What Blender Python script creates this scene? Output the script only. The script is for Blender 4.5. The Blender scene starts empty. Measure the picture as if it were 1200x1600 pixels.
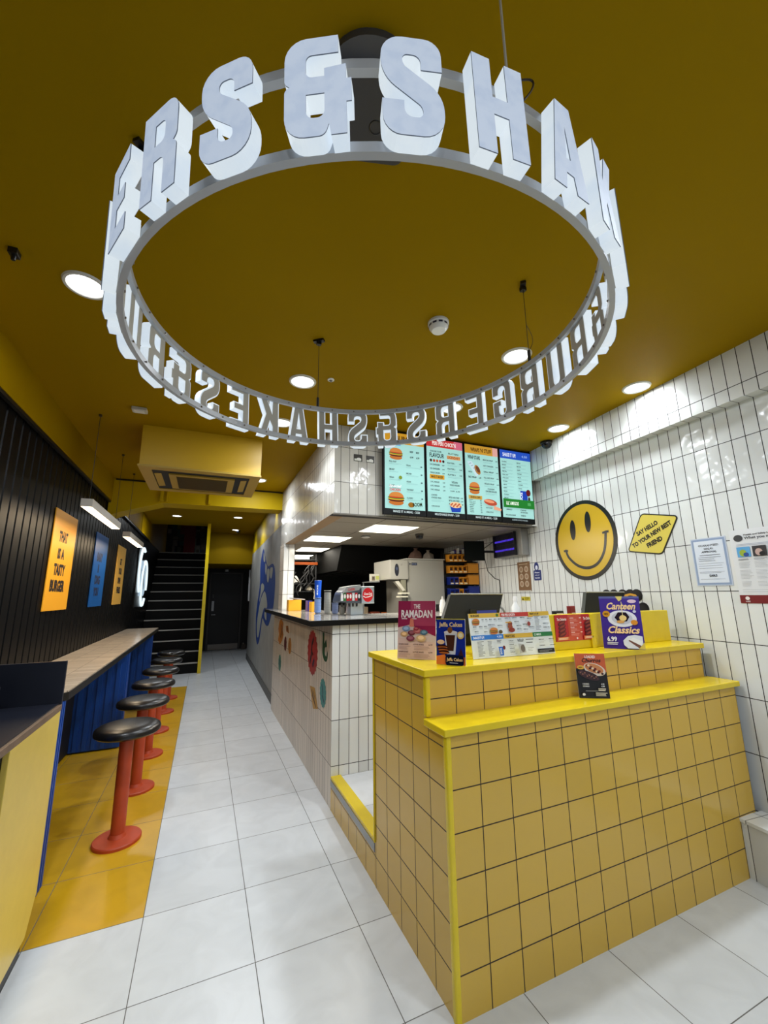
import bpy, bmesh, math, random
from mathutils import Vector, Matrix
from mathutils.geometry import tessellate_polygon
random.seed(7)
SC = bpy.context.scene
COL = SC.collection
PI = math.pi

# ---------------------------------------------------------------- camera
def cam_matrix(yaw, pitch, roll):
    cy, sy, cp, sp = math.cos(yaw), math.sin(yaw), math.cos(pitch), math.sin(pitch)
    f = Vector((sy*cp, cy*cp, sp)); r = Vector((cy, -sy, 0)); u = r.cross(f)
    c, s = math.cos(roll), math.sin(roll)
    r2, u2 = c*r + s*u, -s*r + c*u
    return Matrix((r2, u2, -f)).transposed()
cd = bpy.data.cameras.new('camera')
cd.sensor_fit = 'VERTICAL'; cd.sensor_height = 36.0; cd.lens = 36.0*635.46/1600
cd.clip_start = 0.02; cd.clip_end = 100
cam = bpy.data.objects.new('camera', cd); COL.objects.link(cam)
cam.matrix_world = Matrix.Translation((0.1586, -2.0357, 1.4658)) @ cam_matrix(math.radians(23.5854), math.radians(11.3352), math.radians(-0.7365)).to_4x4()
SC.camera = cam

# ---------------------------------------------------------------- world, exposure
SC.view_settings.view_transform = 'Standard'; SC.view_settings.look = 'None'
SC.view_settings.gamma = 1.0; SC.view_settings.use_curve_mapping = False
SC.view_settings.exposure = 0.32
W = bpy.data.worlds.new('world'); SC.world = W; W.use_nodes = True
W.node_tree.nodes['Background'].inputs[0].default_value = (0.80, 0.90, 1.0, 1)
W.node_tree.nodes['Background'].inputs[1].default_value = .42

SPOT_W = 19.0      # one ceiling downlight: narrow beam
DISC_W = 6.0       # and its wide diffuse part
PANEL_E = 4.0      # kitchen light panels
LETTER_E = 0.52    # glowing letters
def spot(name, x, y, z, watt, angle=132, blend=0.15, col=(.90, .95, 1.0)):
    l = bpy.data.lights.new(name, 'SPOT'); l.energy = watt; l.color = col
    l.spot_size = math.radians(angle); l.spot_blend = blend; l.shadow_soft_size = .06
    o = bpy.data.objects.new(name, l); COL.objects.link(o); o.location = (x, y, z)
    return o
def disc(name, x, y, z, watt, col=(.90, .95, 1.0)):
    l = bpy.data.lights.new(name, 'AREA'); l.energy = watt; l.color = col; l.shape = 'DISK'; l.size = .13
    o = bpy.data.objects.new(name, l); COL.objects.link(o); o.location = (x, y, z)
    return o
def area(name, x, y, z, sx, sy, watt, col=(1, .93, .80)):
    l = bpy.data.lights.new(name, 'AREA'); l.energy = watt; l.color = col; l.shape = 'RECTANGLE'; l.size = sx; l.size_y = sy
    o = bpy.data.objects.new(name, l); COL.objects.link(o); o.location = (x, y, z)
    return o

# ---------------------------------------------------------------- materials
def lin(c):
    return tuple(((v/255)/12.92 if v/255 <= .04045 else (((v/255)+.055)/1.055)**2.4) for v in c) + (1,)
_m = {}
def mat(c, rough=.5, metal=0., em=0., spec=.5, noise=0., name=None, coat=0., bump=0., bscale=20):
    key = (tuple(c), rough, metal, em, spec, noise, coat, bump, bscale)
    if key in _m: return _m[key]
    m = bpy.data.materials.new(name or 'mat'); m.use_nodes = True
    nt = m.node_tree; b = nt.nodes['Principled BSDF']
    b.inputs['Base Color'].default_value = lin(c)
    b.inputs['Roughness'].default_value = rough; b.inputs['Metallic'].default_value = metal
    b.inputs['Specular IOR Level'].default_value = .08 if em else spec; b.inputs['Coat Weight'].default_value = coat
    if em:
        b.inputs['Emission Color'].default_value = lin(c); b.inputs['Emission Strength'].default_value = em
        b.inputs['Base Color'].default_value = tuple(v*.3 for v in lin(c)[:3]) + (1,)
    if noise or bump:
        tc = nt.nodes.new('ShaderNodeTexCoord'); n = nt.nodes.new('ShaderNodeTexNoise')
        n.inputs['Scale'].default_value = bscale; n.inputs['Detail'].default_value = 4
        nt.links.new(tc.outputs['Object'], n.inputs['Vector'])
        if noise:
            mx = nt.nodes.new('ShaderNodeMix'); mx.data_type = 'RGBA'
            mx.inputs[6].default_value = lin([v*(1-noise) for v in c]); mx.inputs[7].default_value = lin([min(255, v*(1+noise*.5)) for v in c])
            nt.links.new(n.outputs['Fac'], mx.inputs[0])
            nt.links.new(mx.outputs[2], b.inputs['Emission Color' if em else 'Base Color'])
        if bump:
            bp = nt.nodes.new('ShaderNodeBump'); bp.inputs['Strength'].default_value = bump; bp.inputs['Distance'].default_value = .01
            nt.links.new(n.outputs['Fac'], bp.inputs['Height']); nt.links.new(bp.outputs['Normal'], b.inputs['Normal'])
    _m[key] = m
    return m

def tile_mat(name, U, V, pu, pv, ou, ov, gw, c, g, rough=.15, vary=.06, wave=.25, wscale=9, marble=0., zone=None, fade=1.0):
    """glazed tiles of pitch pu x pv laid along world directions U and V"""
    m = bpy.data.materials.new(name); m.use_nodes = True
    nt = m.node_tree; N = nt.nodes; L = nt.links; b = N['Principled BSDF']
    geo = N.new('ShaderNodeNewGeometry')
    def math_(op, a, bb=None):
        n = N.new('ShaderNodeMath'); n.operation = op
        for i, v in enumerate((a, bb)):
            if v is None: continue
            if isinstance(v, (int, float)): n.inputs[i].default_value = v
            else: L.new(v, n.inputs[i])
        return n.outputs[0]
    def coord(D):
        d = N.new('ShaderNodeVectorMath'); d.operation = 'DOT_PRODUCT'; d.inputs[1].default_value = D
        L.new(geo.outputs['Position'], d.inputs[0]); return d.outputs['Value']
    gs, cells = [], []
    for D, p, o in ((U, pu, ou), (V, pv, ov)):
        t = math_('DIVIDE', math_('SUBTRACT', coord(D), o), p)
        f = math_('FRACT', t); cells.append(math_('FLOOR', t))
        e = math_('ABSOLUTE', math_('SUBTRACT', f, .5))
        gs.append(math_('GREATER_THAN', e, .5 - gw/(2*p)))
    grout = math_('MAXIMUM', gs[0], gs[1])
    cv = N.new('ShaderNodeCombineXYZ'); L.new(cells[0], cv.inputs[0]); L.new(cells[1], cv.inputs[1])
    wn = N.new('ShaderNodeTexWhiteNoise'); wn.noise_dimensions = '2D'; L.new(cv.outputs[0], wn.inputs['Vector'])
    mx = N.new('ShaderNodeMix'); mx.data_type = 'RGBA'
    mx.inputs[6].default_value = lin([v*(1-vary) for v in c]); mx.inputs[7].default_value = lin([min(255, v*(1+vary*.4)) for v in c])
    L.new(wn.outputs['Value'], mx.inputs[0])
    base = mx.outputs[2]
    if zone:                                # an inlaid area of another tile colour: (x_max, y_min, y_max, colour)
        sp = N.new('ShaderNodeSeparateXYZ'); L.new(geo.outputs['Position'], sp.inputs[0])
        msk = math_('MULTIPLY', math_('LESS_THAN', sp.outputs[0], zone[0]), math_('MULTIPLY', math_('GREATER_THAN', sp.outputs[1], zone[1]), math_('LESS_THAN', sp.outputs[1], zone[2])))
        z = N.new('ShaderNodeMix'); z.data_type = 'RGBA'; L.new(msk, z.inputs[0]); L.new(base, z.inputs[6]); z.inputs[7].default_value = lin(zone[3]); base = z.outputs[2]
    if marble:
        n = N.new('ShaderNodeTexNoise'); n.inputs['Scale'].default_value = 5; n.inputs['Detail'].default_value = 8; n.inputs['Distortion'].default_value = 1.5
        L.new(geo.outputs['Position'], n.inputs['Vector'])
        r = N.new('ShaderNodeValToRGB'); r.color_ramp.elements[0].position = .35; r.color_ramp.elements[1].position = .62
        r.color_ramp.elements[0].color = (1-marble, 1-marble, 1-marble, 1); r.color_ramp.elements[1].color = (1, 1, 1, 1)
        L.new(n.outputs['Fac'], r.inputs[0])
        mu = N.new('ShaderNodeMix'); mu.data_type = 'RGBA'; mu.blend_type = 'MULTIPLY'; mu.inputs[0].default_value = 1
        L.new(base, mu.inputs[6]); L.new(r.outputs[0], mu.inputs[7]); base = mu.outputs[2]
    m2 = N.new('ShaderNodeMix'); m2.data_type = 'RGBA'; L.new(math_('MULTIPLY', grout, fade), m2.inputs[0]); L.new(base, m2.inputs[6]); m2.inputs[7].default_value = lin(g)
    L.new(m2.outputs[2], b.inputs['Base Color'])
    rr = N.new('ShaderNodeMapRange'); L.new(grout, rr.inputs['Value']); rr.inputs['To Min'].default_value = rough; rr.inputs['To Max'].default_value = .8
    L.new(rr.outputs[0], b.inputs['Roughness'])
    wv = N.new('ShaderNodeTexNoise'); wv.inputs['Scale'].default_value = wscale; wv.inputs['Detail'].default_value = 1.5
    # every tile gets its own ripple
    off = N.new('ShaderNodeVectorMath'); off.operation = 'MULTIPLY_ADD'; L.new(wn.outputs['Color'], off.inputs[0]); off.inputs[1].default_value = (7, 7, 7); L.new(geo.outputs['Position'], off.inputs[2])
    L.new(off.outputs[0], wv.inputs['Vector'])
    h = math_('SUBTRACT', math_('MULTIPLY', wv.outputs['Fac'], wave), math_('MULTIPLY', grout, .25))
    bp = N.new('ShaderNodeBump'); bp.inputs['Strength'].default_value = .5; bp.inputs['Distance'].default_value = .012
    L.new(h, bp.inputs['Height']); L.new(bp.outputs[0], b.inputs['Normal'])
    return m

# ---------------------------------------------------------------- mesh helpers
class MB:
    def __init__(s): s.v = []; s.f = []; s.m = []; s.mats = []
    def mi(s, m):
        if m not in s.mats: s.mats.append(m)
        return s.mats.index(m)
    def face(s, pts, m):
        i = len(s.v); s.v += [tuple(p) for p in pts]; s.f.append(tuple(range(i, i+len(pts)))); s.m.append(s.mi(m))
    def box(s, x0, x1, y0, y1, z0, z1, m, o=None, **fm):
        """fm: xn, xp, yn, yp, zn, zp materials; o: (origin, U, V, N) frame"""
        i = len(s.v)
        P = [(x, y, z) for x in (x0, x1) for y in (y0, y1) for z in (z0, z1)]
        if o: P = [tuple(o[0] + o[1]*p[0] + o[2]*p[1] + o[3]*p[2]) for p in P]
        s.v += P
        for k, q in (('xn', (0, 1, 3, 2)), ('xp', (4, 6, 7, 5)), ('yn', (0, 4, 5, 1)), ('yp', (2, 3, 7, 6)), ('zn', (0, 2, 6, 4)), ('zp', (1, 5, 7, 3))):
            s.f.append(tuple(i+a for a in q)); s.m.append(s.mi(fm.get(k, m)))
        return s
    def prism(s, poly, a, b, fn, m, side=None, holes=()):
        """2D poly (+holes) extruded between heights a and b; fn(x, y, h) gives the 3D point"""
        loops = [list(poly)] + [list(h) for h in holes]
        flat = [p for l in loops for p in l]
        tris = tessellate_polygon([[Vector((p[0], p[1], 0)) for p in l] for l in loops])
        i = len(s.v); n = len(flat)
        s.v += [tuple(fn(p[0], p[1], a)) for p in flat] + [tuple(fn(p[0], p[1], b)) for p in flat]
        for t in tris:
            s.f.append((i+t[0], i+t[1], i+t[2])); s.m.append(s.mi(m))
            s.f.append((i+n+t[2], i+n+t[1], i+n+t[0])); s.m.append(s.mi(m))
        k = 0
        for l in loops:
            for j in range(len(l)):
                p, q = k+j, k+(j+1) % len(l)
                s.f.append((i+p, i+q, i+n+q, i+n+p)); s.m.append(s.mi(side or m))
            k += len(l)
        return s
    def lathe(s, prof, c, m, n=40, axis=Vector((0, 0, 1))):
        q = Vector((0, 0, 1)).rotation_difference(Vector(axis))
        i = len(s.v)
        for r, z in prof:
            for k in range(n):
                a = 2*PI*k/n; s.v.append(tuple(Vector(c) + q @ Vector((r*math.cos(a), r*math.sin(a), z))))
        for j in range(len(prof)-1):
            for k in range(n):
                k2 = (k+1) % n
                s.f.append((i+j*n+k, i+j*n+k2, i+(j+1)*n+k2, i+(j+1)*n+k)); s.m.append(s.mi(m))
        for j, rev in ((0, True), (len(prof)-1, False)):
            if prof[j][0] > 1e-5:
                f = tuple(i+j*n+k for k in range(n)); s.f.append(f[::-1] if rev else f); s.m.append(s.mi(m))
        return s
    def tube(s, pts, r, m, n=8, closed=False):
        pts = [Vector(p) for p in pts]; i = len(s.v); N = len(pts); ref = None
        for k, p in enumerate(pts):
            a = pts[(k-1) % N] if closed or k else p; b = pts[(k+1) % N] if closed or k < N-1 else p
            t = (b-a).normalized()
            if ref is None: ref = t.orthogonal().normalized()
            ref = (ref - t*ref.dot(t)).normalized(); bi = t.cross(ref)
            for j in range(n):
                an = 2*PI*j/n; s.v.append(tuple(p + (ref*math.cos(an) + bi*math.sin(an))*r))
        for k in range(N if closed else N-1):
            k2 = (k+1) % N
            for j in range(n):
                j2 = (j+1) % n
                s.f.append((i+k*n+j, i+k*n+j2, i+k2*n+j2, i+k2*n+j)); s.m.append(s.mi(m))
        if not closed:
            s.f.append(tuple(i+j for j in range(n))[::-1]); s.m.append(s.mi(m))
            s.f.append(tuple(i+(N-1)*n+j for j in range(n))); s.m.append(s.mi(m))
        return s
    def build(s, name, parent=None, smooth=False, bevel=0., fix=True):
        me = bpy.data.meshes.new(name); me.from_pydata(s.v, [], s.f)
        for m in s.mats: me.materials.append(m)
        me.polygons.foreach_set('material_index', s.m)
        if fix:
            bm = bmesh.new(); bm.from_mesh(me)
            bmesh.ops.remove_doubles(bm, verts=bm.verts, dist=1e-6)
            bmesh.ops.recalc_face_normals(bm, faces=bm.faces); bm.to_mesh(me); bm.free()
        if smooth:
            me.polygons.foreach_set('use_smooth', [True]*len(me.polygons)); me.set_sharp_from_angle(angle=math.radians(38))
        o = bpy.data.objects.new(name, me); COL.objects.link(o)
        if parent:
            o.parent = parent; o.matrix_parent_inverse = Matrix.Translation(-parent.location) if parent.type == 'EMPTY' else Matrix.Identity(4)
        if bevel:
            b = o.modifiers.new('bevel', 'BEVEL'); b.width = bevel; b.segments = 3; b.limit_method = 'ANGLE'; b.angle_limit = math.radians(40)
        me.update()
        return o
def tag(o, label, cat, group=None, kind=None):
    o['label'] = label; o['category'] = cat
    if group: o['group'] = group
    if kind: o['kind'] = kind
    return o
def thing(name, label, cat, loc=(0, 0, 0), group=None):
    o = bpy.data.objects.new(name, None); COL.objects.link(o); o.location = loc; o.empty_display_size = .1
    return tag(o, label, cat, group)
def struct(o, label=None, cat=None):
    o['kind'] = 'structure'
    if label: o['label'] = label
    if cat: o['category'] = cat
    return o
def dup(root, delta, label, group=None):
    """copy a thing with its parts and sub-parts, shifted by delta"""
    def cp(o, par):
        c = o.copy(); COL.objects.link(c)
        if par:
            mi = o.matrix_parent_inverse.copy(); c.parent = par; c.matrix_parent_inverse = mi
        for ch in [q for q in list(COL.objects) if q.parent == o]: cp(ch, c)
        return c
    r = cp(root, None); r.location = Vector(root.location) + Vector(delta); r['label'] = label
    if group: r['group'] = group
    return r

# ---------------------------------------------------------------- rounded polygons
def rpoly(pts, seg=5):
    """pts: (x, y[, r]) -> polygon with rounded corners"""
    out = []; n = len(pts)
    for i in range(n):
        p = Vector(pts[i][:2]); r = pts[i][2] if len(pts[i]) > 2 else 0
        if r <= 0: out.append((p.x, p.y)); continue
        a = Vector(pts[i-1][:2]); b = Vector(pts[(i+1) % n][:2])
        da, db = (a-p), (b-p); la, lb = da.length, db.length; da.normalize(); db.normalize()
        r2 = min(r, la*.499, lb*.499)
        ang = da.angle(db); rad = r2*math.tan(ang/2)
        s, e = p+da*r2, p+db*r2; c = p + (da+db).normalized()*math.hypot(rad, r2)
        a0 = math.atan2(s.y-c.y, s.x-c.x); a1 = math.atan2(e.y-c.y, e.x-c.x); d = (a1-a0+PI) % (2*PI)-PI
        for k in range(seg+1):
            t = a0+d*k/seg; out.append((c.x+rad*math.cos(t), c.y+rad*math.sin(t)))
    return out
def inset(poly, d):
    n = len(poly); A = sum(poly[i][0]*poly[(i+1) % n][1]-poly[(i+1) % n][0]*poly[i][1] for i in range(n))
    sg = 1 if A > 0 else -1; out = []
    for i in range(n):
        a, p, b = Vector(poly[i-1]), Vector(poly[i]), Vector(poly[(i+1) % n])
        e1, e2 = (p-a).normalized(), (b-p).normalized()
        n1, n2 = Vector((-e1.y, e1.x))*sg, Vector((-e2.y, e2.x))*sg
        m = n1+n2
        if m.length < 1e-6: m = n1
        m.normalize(); k = d/max(.5, m.dot(n1)); q = p+m*k; out.append((q.x, q.y))
    return out

# ---------------------------------------------------------------- flat printing (one mesh per printed face)
_txt = {}
def text_polys(s, wt=.03):
    if (s, wt) in _txt: return _txt[(s, wt)]
    cu = bpy.data.curves.new('t', 'FONT'); cu.body = s; cu.offset = wt; cu.resolution_u = 2; cu.space_line = .8; cu.align_x = 'CENTER'
    ob = bpy.data.objects.new('t', cu); COL.objects.link(ob)
    dg = bpy.context.evaluated_depsgraph_get(); me = bpy.data.meshes.new_from_object(ob.evaluated_get(dg))
    V = [(v.co.x, v.co.y) for v in me.vertices]; F = [tuple(p.vertices) for p in me.polygons]
    bpy.data.objects.remove(ob); bpy.data.curves.remove(cu); bpy.data.meshes.remove(me)
    x0, x1 = min(v[0] for v in V), max(v[0] for v in V); y0, y1 = min(v[1] for v in V), max(v[1] for v in V)
    _txt[(s, wt)] = ([((v[0]-x0)/(x1-x0), (v[1]-y0)/(y1-y0)) for v in V], F)
    return _txt[(s, wt)]
class Print(MB):
    """flat ink on a face: frame origin O = lower left corner, U right, V up"""
    def __init__(s, O, U, V, em=0., rough=.45, lift=.0006, step=.0003):
        super().__init__(); s.O, s.U, s.V = Vector(O), Vector(U).normalized(), Vector(V).normalized(); s.N = s.U.cross(s.V)
        s.em, s.rough, s.lift, s.step, s.k = em, rough, lift, step, 0
    def pt(s, x, y, h): return s.O + s.U*x + s.V*y + s.N*h
    def ink(s, c): return mat(c, s.rough, em=s.em)
    def _h(s): s.k += 1; return s.lift + s.k*s.step
    def poly(s, pts, c, same=False):
        if same: s.k -= 1
        h = s._h(); m = s.ink(c); tris = tessellate_polygon([[Vector((p[0], p[1], 0)) for p in pts]])
        i = len(s.v); s.v += [tuple(s.pt(p[0], p[1], h)) for p in pts]
        for t in tris: s.f.append((i+t[0], i+t[1], i+t[2])); s.m.append(s.mi(m))
    def rect(s, x, y, w, h, c, same=False): s.poly([(x, y), (x+w, y), (x+w, y+h), (x, y+h)], c, same)
    def ell(s, cx, cy, rx, ry, c, same=False, n=20, rot=0., t0=0., t1=2*PI):
        P = []
        for k in range(n+1 if t1-t0 < 6.2 else n):
            a = t0+(t1-t0)*k/n; x, y = rx*math.cos(a), ry*math.sin(a)
            P.append((cx+x*math.cos(rot)-y*math.sin(rot), cy+x*math.sin(rot)+y*math.cos(rot)))
        s.poly(P, c, same)
    def line(s, pts, w, c):
        m = s.ink(c); h = s._h(); L = []; R = []
        for i, p in enumerate(pts):
            a = Vector(pts[max(0, i-1)]); b = Vector(pts[min(len(pts)-1, i+1)]); t = (b-a).normalized(); nn = Vector((-t.y, t.x))*w/2
            L.append((p[0]+nn.x, p[1]+nn.y)); R.append((p[0]-nn.x, p[1]-nn.y))
        i = len(s.v); s.v += [tuple(s.pt(*q, h)) for q in L+R]; n = len(L)
        for k in range(n-1): s.f.append((i+k, i+k+1, i+n+k+1, i+n+k)); s.m.append(s.mi(m))
    def text(s, t, x, y, w, h, c, rot=0., shear=0., same=False, wt=.03):
        if same: s.k -= 1
        V, F = text_polys(t, wt); hh = s._h(); m = s.ink(c); i = len(s.v); cr, sr = math.cos(rot), math.sin(rot)
        for a, b in V:
            p, q = a*w + b*h*shear, b*h
            s.v.append(tuple(s.pt(x+p*cr-q*sr, y+p*sr+q*cr, hh)))
        for f in F: s.f.append(tuple(i+j for j in f)); s.m.append(s.mi(m))
    def lines(s, x, y, w, n, pitch, c, h=.0015, rag=.35, seed=1):
        r = random.Random(seed); first = True
        for k in range(n):
            s.rect(x, y-k*pitch, w*(1-rag*r.random()), h, c, same=not first); first = False
    def burger(s, cx, cy, w, h):
        s.ell(cx, cy-h*.28, w*.46, h*.2, (190, 110, 45)); s.ell(cx, cy-h*.1, w*.5, h*.13, (90, 40, 22)); s.ell(cx, cy-.02*h, w*.5, h*.09, (228, 170, 50))
        s.ell(cx, cy+h*.06, w*.52, h*.1, (70, 130, 40)); s.ell(cx, cy+h*.1, w*.46, h*.07, (190, 50, 35)); s.ell(cx, cy+h*.12, w*.46, h*.36, (205, 130, 60), t0=0, t1=PI)
    def done(s, parent, name='printed_face'):
        o = s.build(name, parent, fix=False); return o
# ================================================================ colours of the place
X, Y, Z = Vector((1, 0, 0)), Vector((0, 1, 0)), Vector((0, 0, 1))
PAINT = mat((146, 115, 0), .6, spec=.04, name='mustard paint')
PAINT_LIT = mat((184, 156, 8), .45, spec=.12, name='lit mustard paint')  # ceiling paint again, lightened to carry the direct light on beam and wall
WA = math.radians(5.3)                       # the right-hand wall runs a little off the tile grid
WU = Vector((-math.sin(WA), -math.cos(WA), 0)); WN = Vector((-math.cos(WA), math.sin(WA), 0)); WO = Vector((3.03, -.57, 0))
def wallp(u, z, n=0): return WO + WU*u + WN*n + Z*z
T_WHITE = ((222, 225, 224), (30, 28, 26))
T_YEL = ((206, 168, 66), (52, 40, 20))
wall_tile = tile_mat('white wall tile', tuple(WU), (0, 0, 1), .074, .297, .019, -.031, .0045, *T_WHITE, rough=.12, vary=.04, wave=.7, wscale=11)
sof_tile = tile_mat('white soffit tile', tuple(WU), (0, 0, 1), .074, .297, .019, -.335, .0045, *T_WHITE, rough=.12, vary=.04, wave=.7, wscale=11)
sof_under = tile_mat('white soffit underside tile', tuple(WU), tuple(WN), .074, .3, .019, -.1, .0035, *T_WHITE, rough=.2)
front_tile = tile_mat('white counter tile front', (1, 0, 0), (0, 0, 1), .0756, .30, 1.12, -.03, .0045, *T_WHITE, rough=.15)
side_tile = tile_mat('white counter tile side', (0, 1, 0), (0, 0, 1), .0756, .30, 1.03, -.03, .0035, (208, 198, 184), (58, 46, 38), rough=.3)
fasc_front = tile_mat('white fascia tile front', (1, 0, 0), (0, 0, 1), .0765, .30, 1.124, 2.367, .0035, (206, 204, 196), T_WHITE[1], rough=.12, wave=.7, wscale=11)
fasc_side = tile_mat('white fascia tile side', (0, 1, 0), (0, 0, 1), .0765, .30, 1.05, 2.367, .0035, (206, 204, 196), T_WHITE[1], rough=.12, wave=.7, wscale=11)
yel_front = tile_mat('yellow tile front', (1, 0, 0), (0, 0, 1), .1485, .147, 1.0595, -.010, .0045, *T_YEL, rough=.14, vary=.02, wave=.12, wscale=5)
yel_side = tile_mat('yellow tile side', (0, 1, 0), (0, 0, 1), .1485, .147, -.555, -.010, .0045, *T_YEL, rough=.14, vary=.02, wave=.12, wscale=5)
floor_mat = tile_mat('floor tile', (1, 0, 0), (0, 1, 0), .45, .464, 0, 0, .0035, (212, 217, 221), (100, 100, 98), rough=.34, vary=.03, wave=.04, marble=.08, zone=(0, .462, 5.87, (206, 160, 24)))
plat_mat = tile_mat('platform tile', (1, 0, 0), (0, 1, 0), .45, .464, .1, .1, .003, (216, 219, 222), (118, 118, 116), rough=.34, vary=.03, wave=.04, marble=.08)
bench_side = tile_mat('bench tile side', tuple(WU), (0, 0, 1), .147, .29, .02, -.01, .0035, *T_WHITE, rough=.15)
BLACK = mat((9, 9, 11), .42); NIGHT = mat((14, 14, 16), .7)
YELLOW = mat((224, 196, 22), .22, spec=.5, noise=.05, bscale=14)

# ================================================================ the room
def slab(name, x0, x1, y0, y1, z0, z1, m, **fm): return struct(MB().box(x0, x1, y0, y1, z0, z1, m, **fm).build(name))
slab('floor', -1.1, 3.9, -4.2, 10.6, -.1, 0, floor_mat)
slab('ceiling', -.96, 3.5, -4.2, 3.55, 2.86, 2.95, PAINT)
slab('ceiling', -1.0, 1.25, 3.85, 7.4, 2.93, 3.0, PAINT)
slab('ceiling', .165, 1.3, 7.4, 8.3, 2.93, 3.0, PAINT)
slab('ceiling', .165, 2.3, 8.36, 10.6, 2.22, 2.28, PAINT)
slab('ceiling', -1.0, .165, 7.4, 11.3, 4.3, 4.36, PAINT)
# beam across the passage with a haunch on the left, and the dark slot above it
b = MB(); b.prism([(-.95, 2.40), (-.82, 2.46), (-.39, 2.60), (1.07, 2.61), (1.07, 2.95), (-.95, 2.95)], 3.552, 3.85, lambda x, z, h: (x, h, z), PAINT_LIT)
struct(b.build('trim_1'))
slab('trim_2', -.9, 1.065, 3.535, 3.551, 2.842, 2.859, BLACK)
b = MB()
for x0, x1 in ((-.42, -.38), (-.35, -.335), (.13, .16)): b.box(x0, x1, 3.52, 3.552, 2.62, 2.84, PAINT_LIT)
struct(b.build('trim_3'))
slab('wall_passage_header', .165, 1.3, 8.3, 8.36, 2.2, 3.0, mat((124, 98, 2), .6, spec=.05))
slab('wall_stair_header', -1.0, .165, 7.4, 7.46, 2.99, 4.32, PAINT)
# left: black ribbed panelling below, mustard bulkhead above
b = MB(); y = -4.2; prof = []
while y < 10.9:
    prof += [(y, .012), (y+.09, .012), (y+.095, 0), (y+.108, 0), (y+.113, .012)]; y += .115
pts = [(-.972+d, yy) for yy, d in prof]
b.prism([(-1.05, -4.2)] + pts + [(-1.05, pts[-1][1])], 0, 2.585, lambda x, y, h: (x, y, h), mat((4, 4, 5), .45, spec=.14))
struct(b.build('wall_left'))
slab('wall_left_upper', -1.05, -.92, -4.2, 7.4, 2.585, 3.0, PAINT)
slab('wall_left_stair', -1.05, -.945, 7.4, 11.2, 2.585, 4.32, mat((150, 112, 8), .5))
slab('trim_4', -.95, -.925, -4.2, 7.4, 2.562, 2.584, BLACK)
# right wall with its soffit
O4 = (WO, WU, WN, Z)
struct(MB().box(-3.75, 3.7, -.12, 0, 0, 3.0, wall_tile, o=O4).build('wall_right'))
struct(MB().box(-1.55, 3.7, .0, .075, 2.555, 2.86, sof_tile, o=O4, zn=sof_under).build('trim_5'))
# front of the shop: glazed shopfront behind the camera
b = MB(); fr = mat((40, 40, 44), .4)
for x in (-1.1, .2, 1.5, 2.8): b.box(x, x+.07, -4.2, -4.1, 0, 2.86, fr)
b.box(-1.1, 2.87, -4.2, -4.1, 0, .12, fr); b.box(-1.1, 2.87, -4.2, -4.1, 2.3, 2.37, fr); b.box(-1.1, 2.87, -4.2, -4.1, 2.8, 2.95, fr)
struct(b.build('wall_front'))
gm = bpy.data.materials.new('glass'); gm.use_nodes = True; n_ = gm.node_tree.nodes; l_ = gm.node_tree.links; n_.remove(n_['Principled BSDF'])
ga, gb, gc = n_.new('ShaderNodeBsdfTransparent'), n_.new('ShaderNodeBsdfGlossy'), n_.new('ShaderNodeMixShader'); gb.inputs['Roughness'].default_value = .02; gc.inputs[0].default_value = .06
l_.new(ga.outputs[0], gc.inputs[1]); l_.new(gb.outputs[0], gc.inputs[2]); l_.new(gc.outputs[0], n_['Material Output'].inputs[0])
slab('window_1', -1.03, 2.8, -4.16, -4.15, .12, 2.8, gm)
# passage: grey painted wall angled slightly, yellow above, baseboard
ga_ = math.radians(.913); GO = Vector((1.103, 3.833, 0)); GU = Vector((math.sin(ga_), math.cos(ga_), 0)); GN = Vector((-math.cos(ga_), math.sin(ga_), 0))
OG = (GO, GU, GN, Z)
grey = mat((150, 150, 146), .6, noise=.16, bscale=5)
struct(MB().box(.012, 4.75, -.13, 0, 0, 1.285, grey, o=OG).box(-.275, 4.75, -.13, 0, 1.285, 2.44, grey, o=OG).build('wall_passage'))
struct(MB().box(-.275, 4.75, -.13, .001, 2.44, 3.0, PAINT_LIT, o=OG).build('wall_passage_upper'))
struct(MB().box(0.002, 4.74, .001, .014, 0, .11, mat((72, 70, 66), .5), o=OG).build('baseboard_passage'))
slab('wall_recess', 1.37, 1.47, 8.3, 10.6, 0, 2.3, NIGHT)
slab('wall_back', .165, 2.1, 10.52, 10.62, 0, 2.3, mat((8, 8, 10), .6))
slab('wall_stair_side', .14, .19, 7.06, 10.6, 0, 3.0, mat((13, 12, 13), .6))
slab('wall_stair_side_upper', .14, .19, 7.12, 11.2, 3.0, 4.32, PAINT)
slab('trim_6', .135, .195, 7.0, 7.06, 0, 2.93, YELLOW)
slab('wall_stair_back', -1.0, .14, 11.2, 11.3, 2.3, 4.32, NIGHT)
# ---- staircase
st = thing('staircase', 'straight black staircase with pale step nosings rising beside the passage', 'staircase', (-.4, 7.1, 0))
b = MB(); R_, T_ = .1975, .21
for i in range(13):
    b.box(-.955, .135, 7.1+i*T_, 11.2 if i == 12 else 7.1+(i+1)*T_+.02, 0 if i < 12 else 2.3, (i+1)*R_-.012, mat((5, 5, 6), .6, spec=.2))
b.build('steps', st)
for i in range(13): MB().box(-.95, .13, 7.085+i*T_, 7.125+i*T_, (i+1)*R_-.022, (i+1)*R_, mat((172, 170, 164), .4)).build('nosing', st, bevel=.003)
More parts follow.
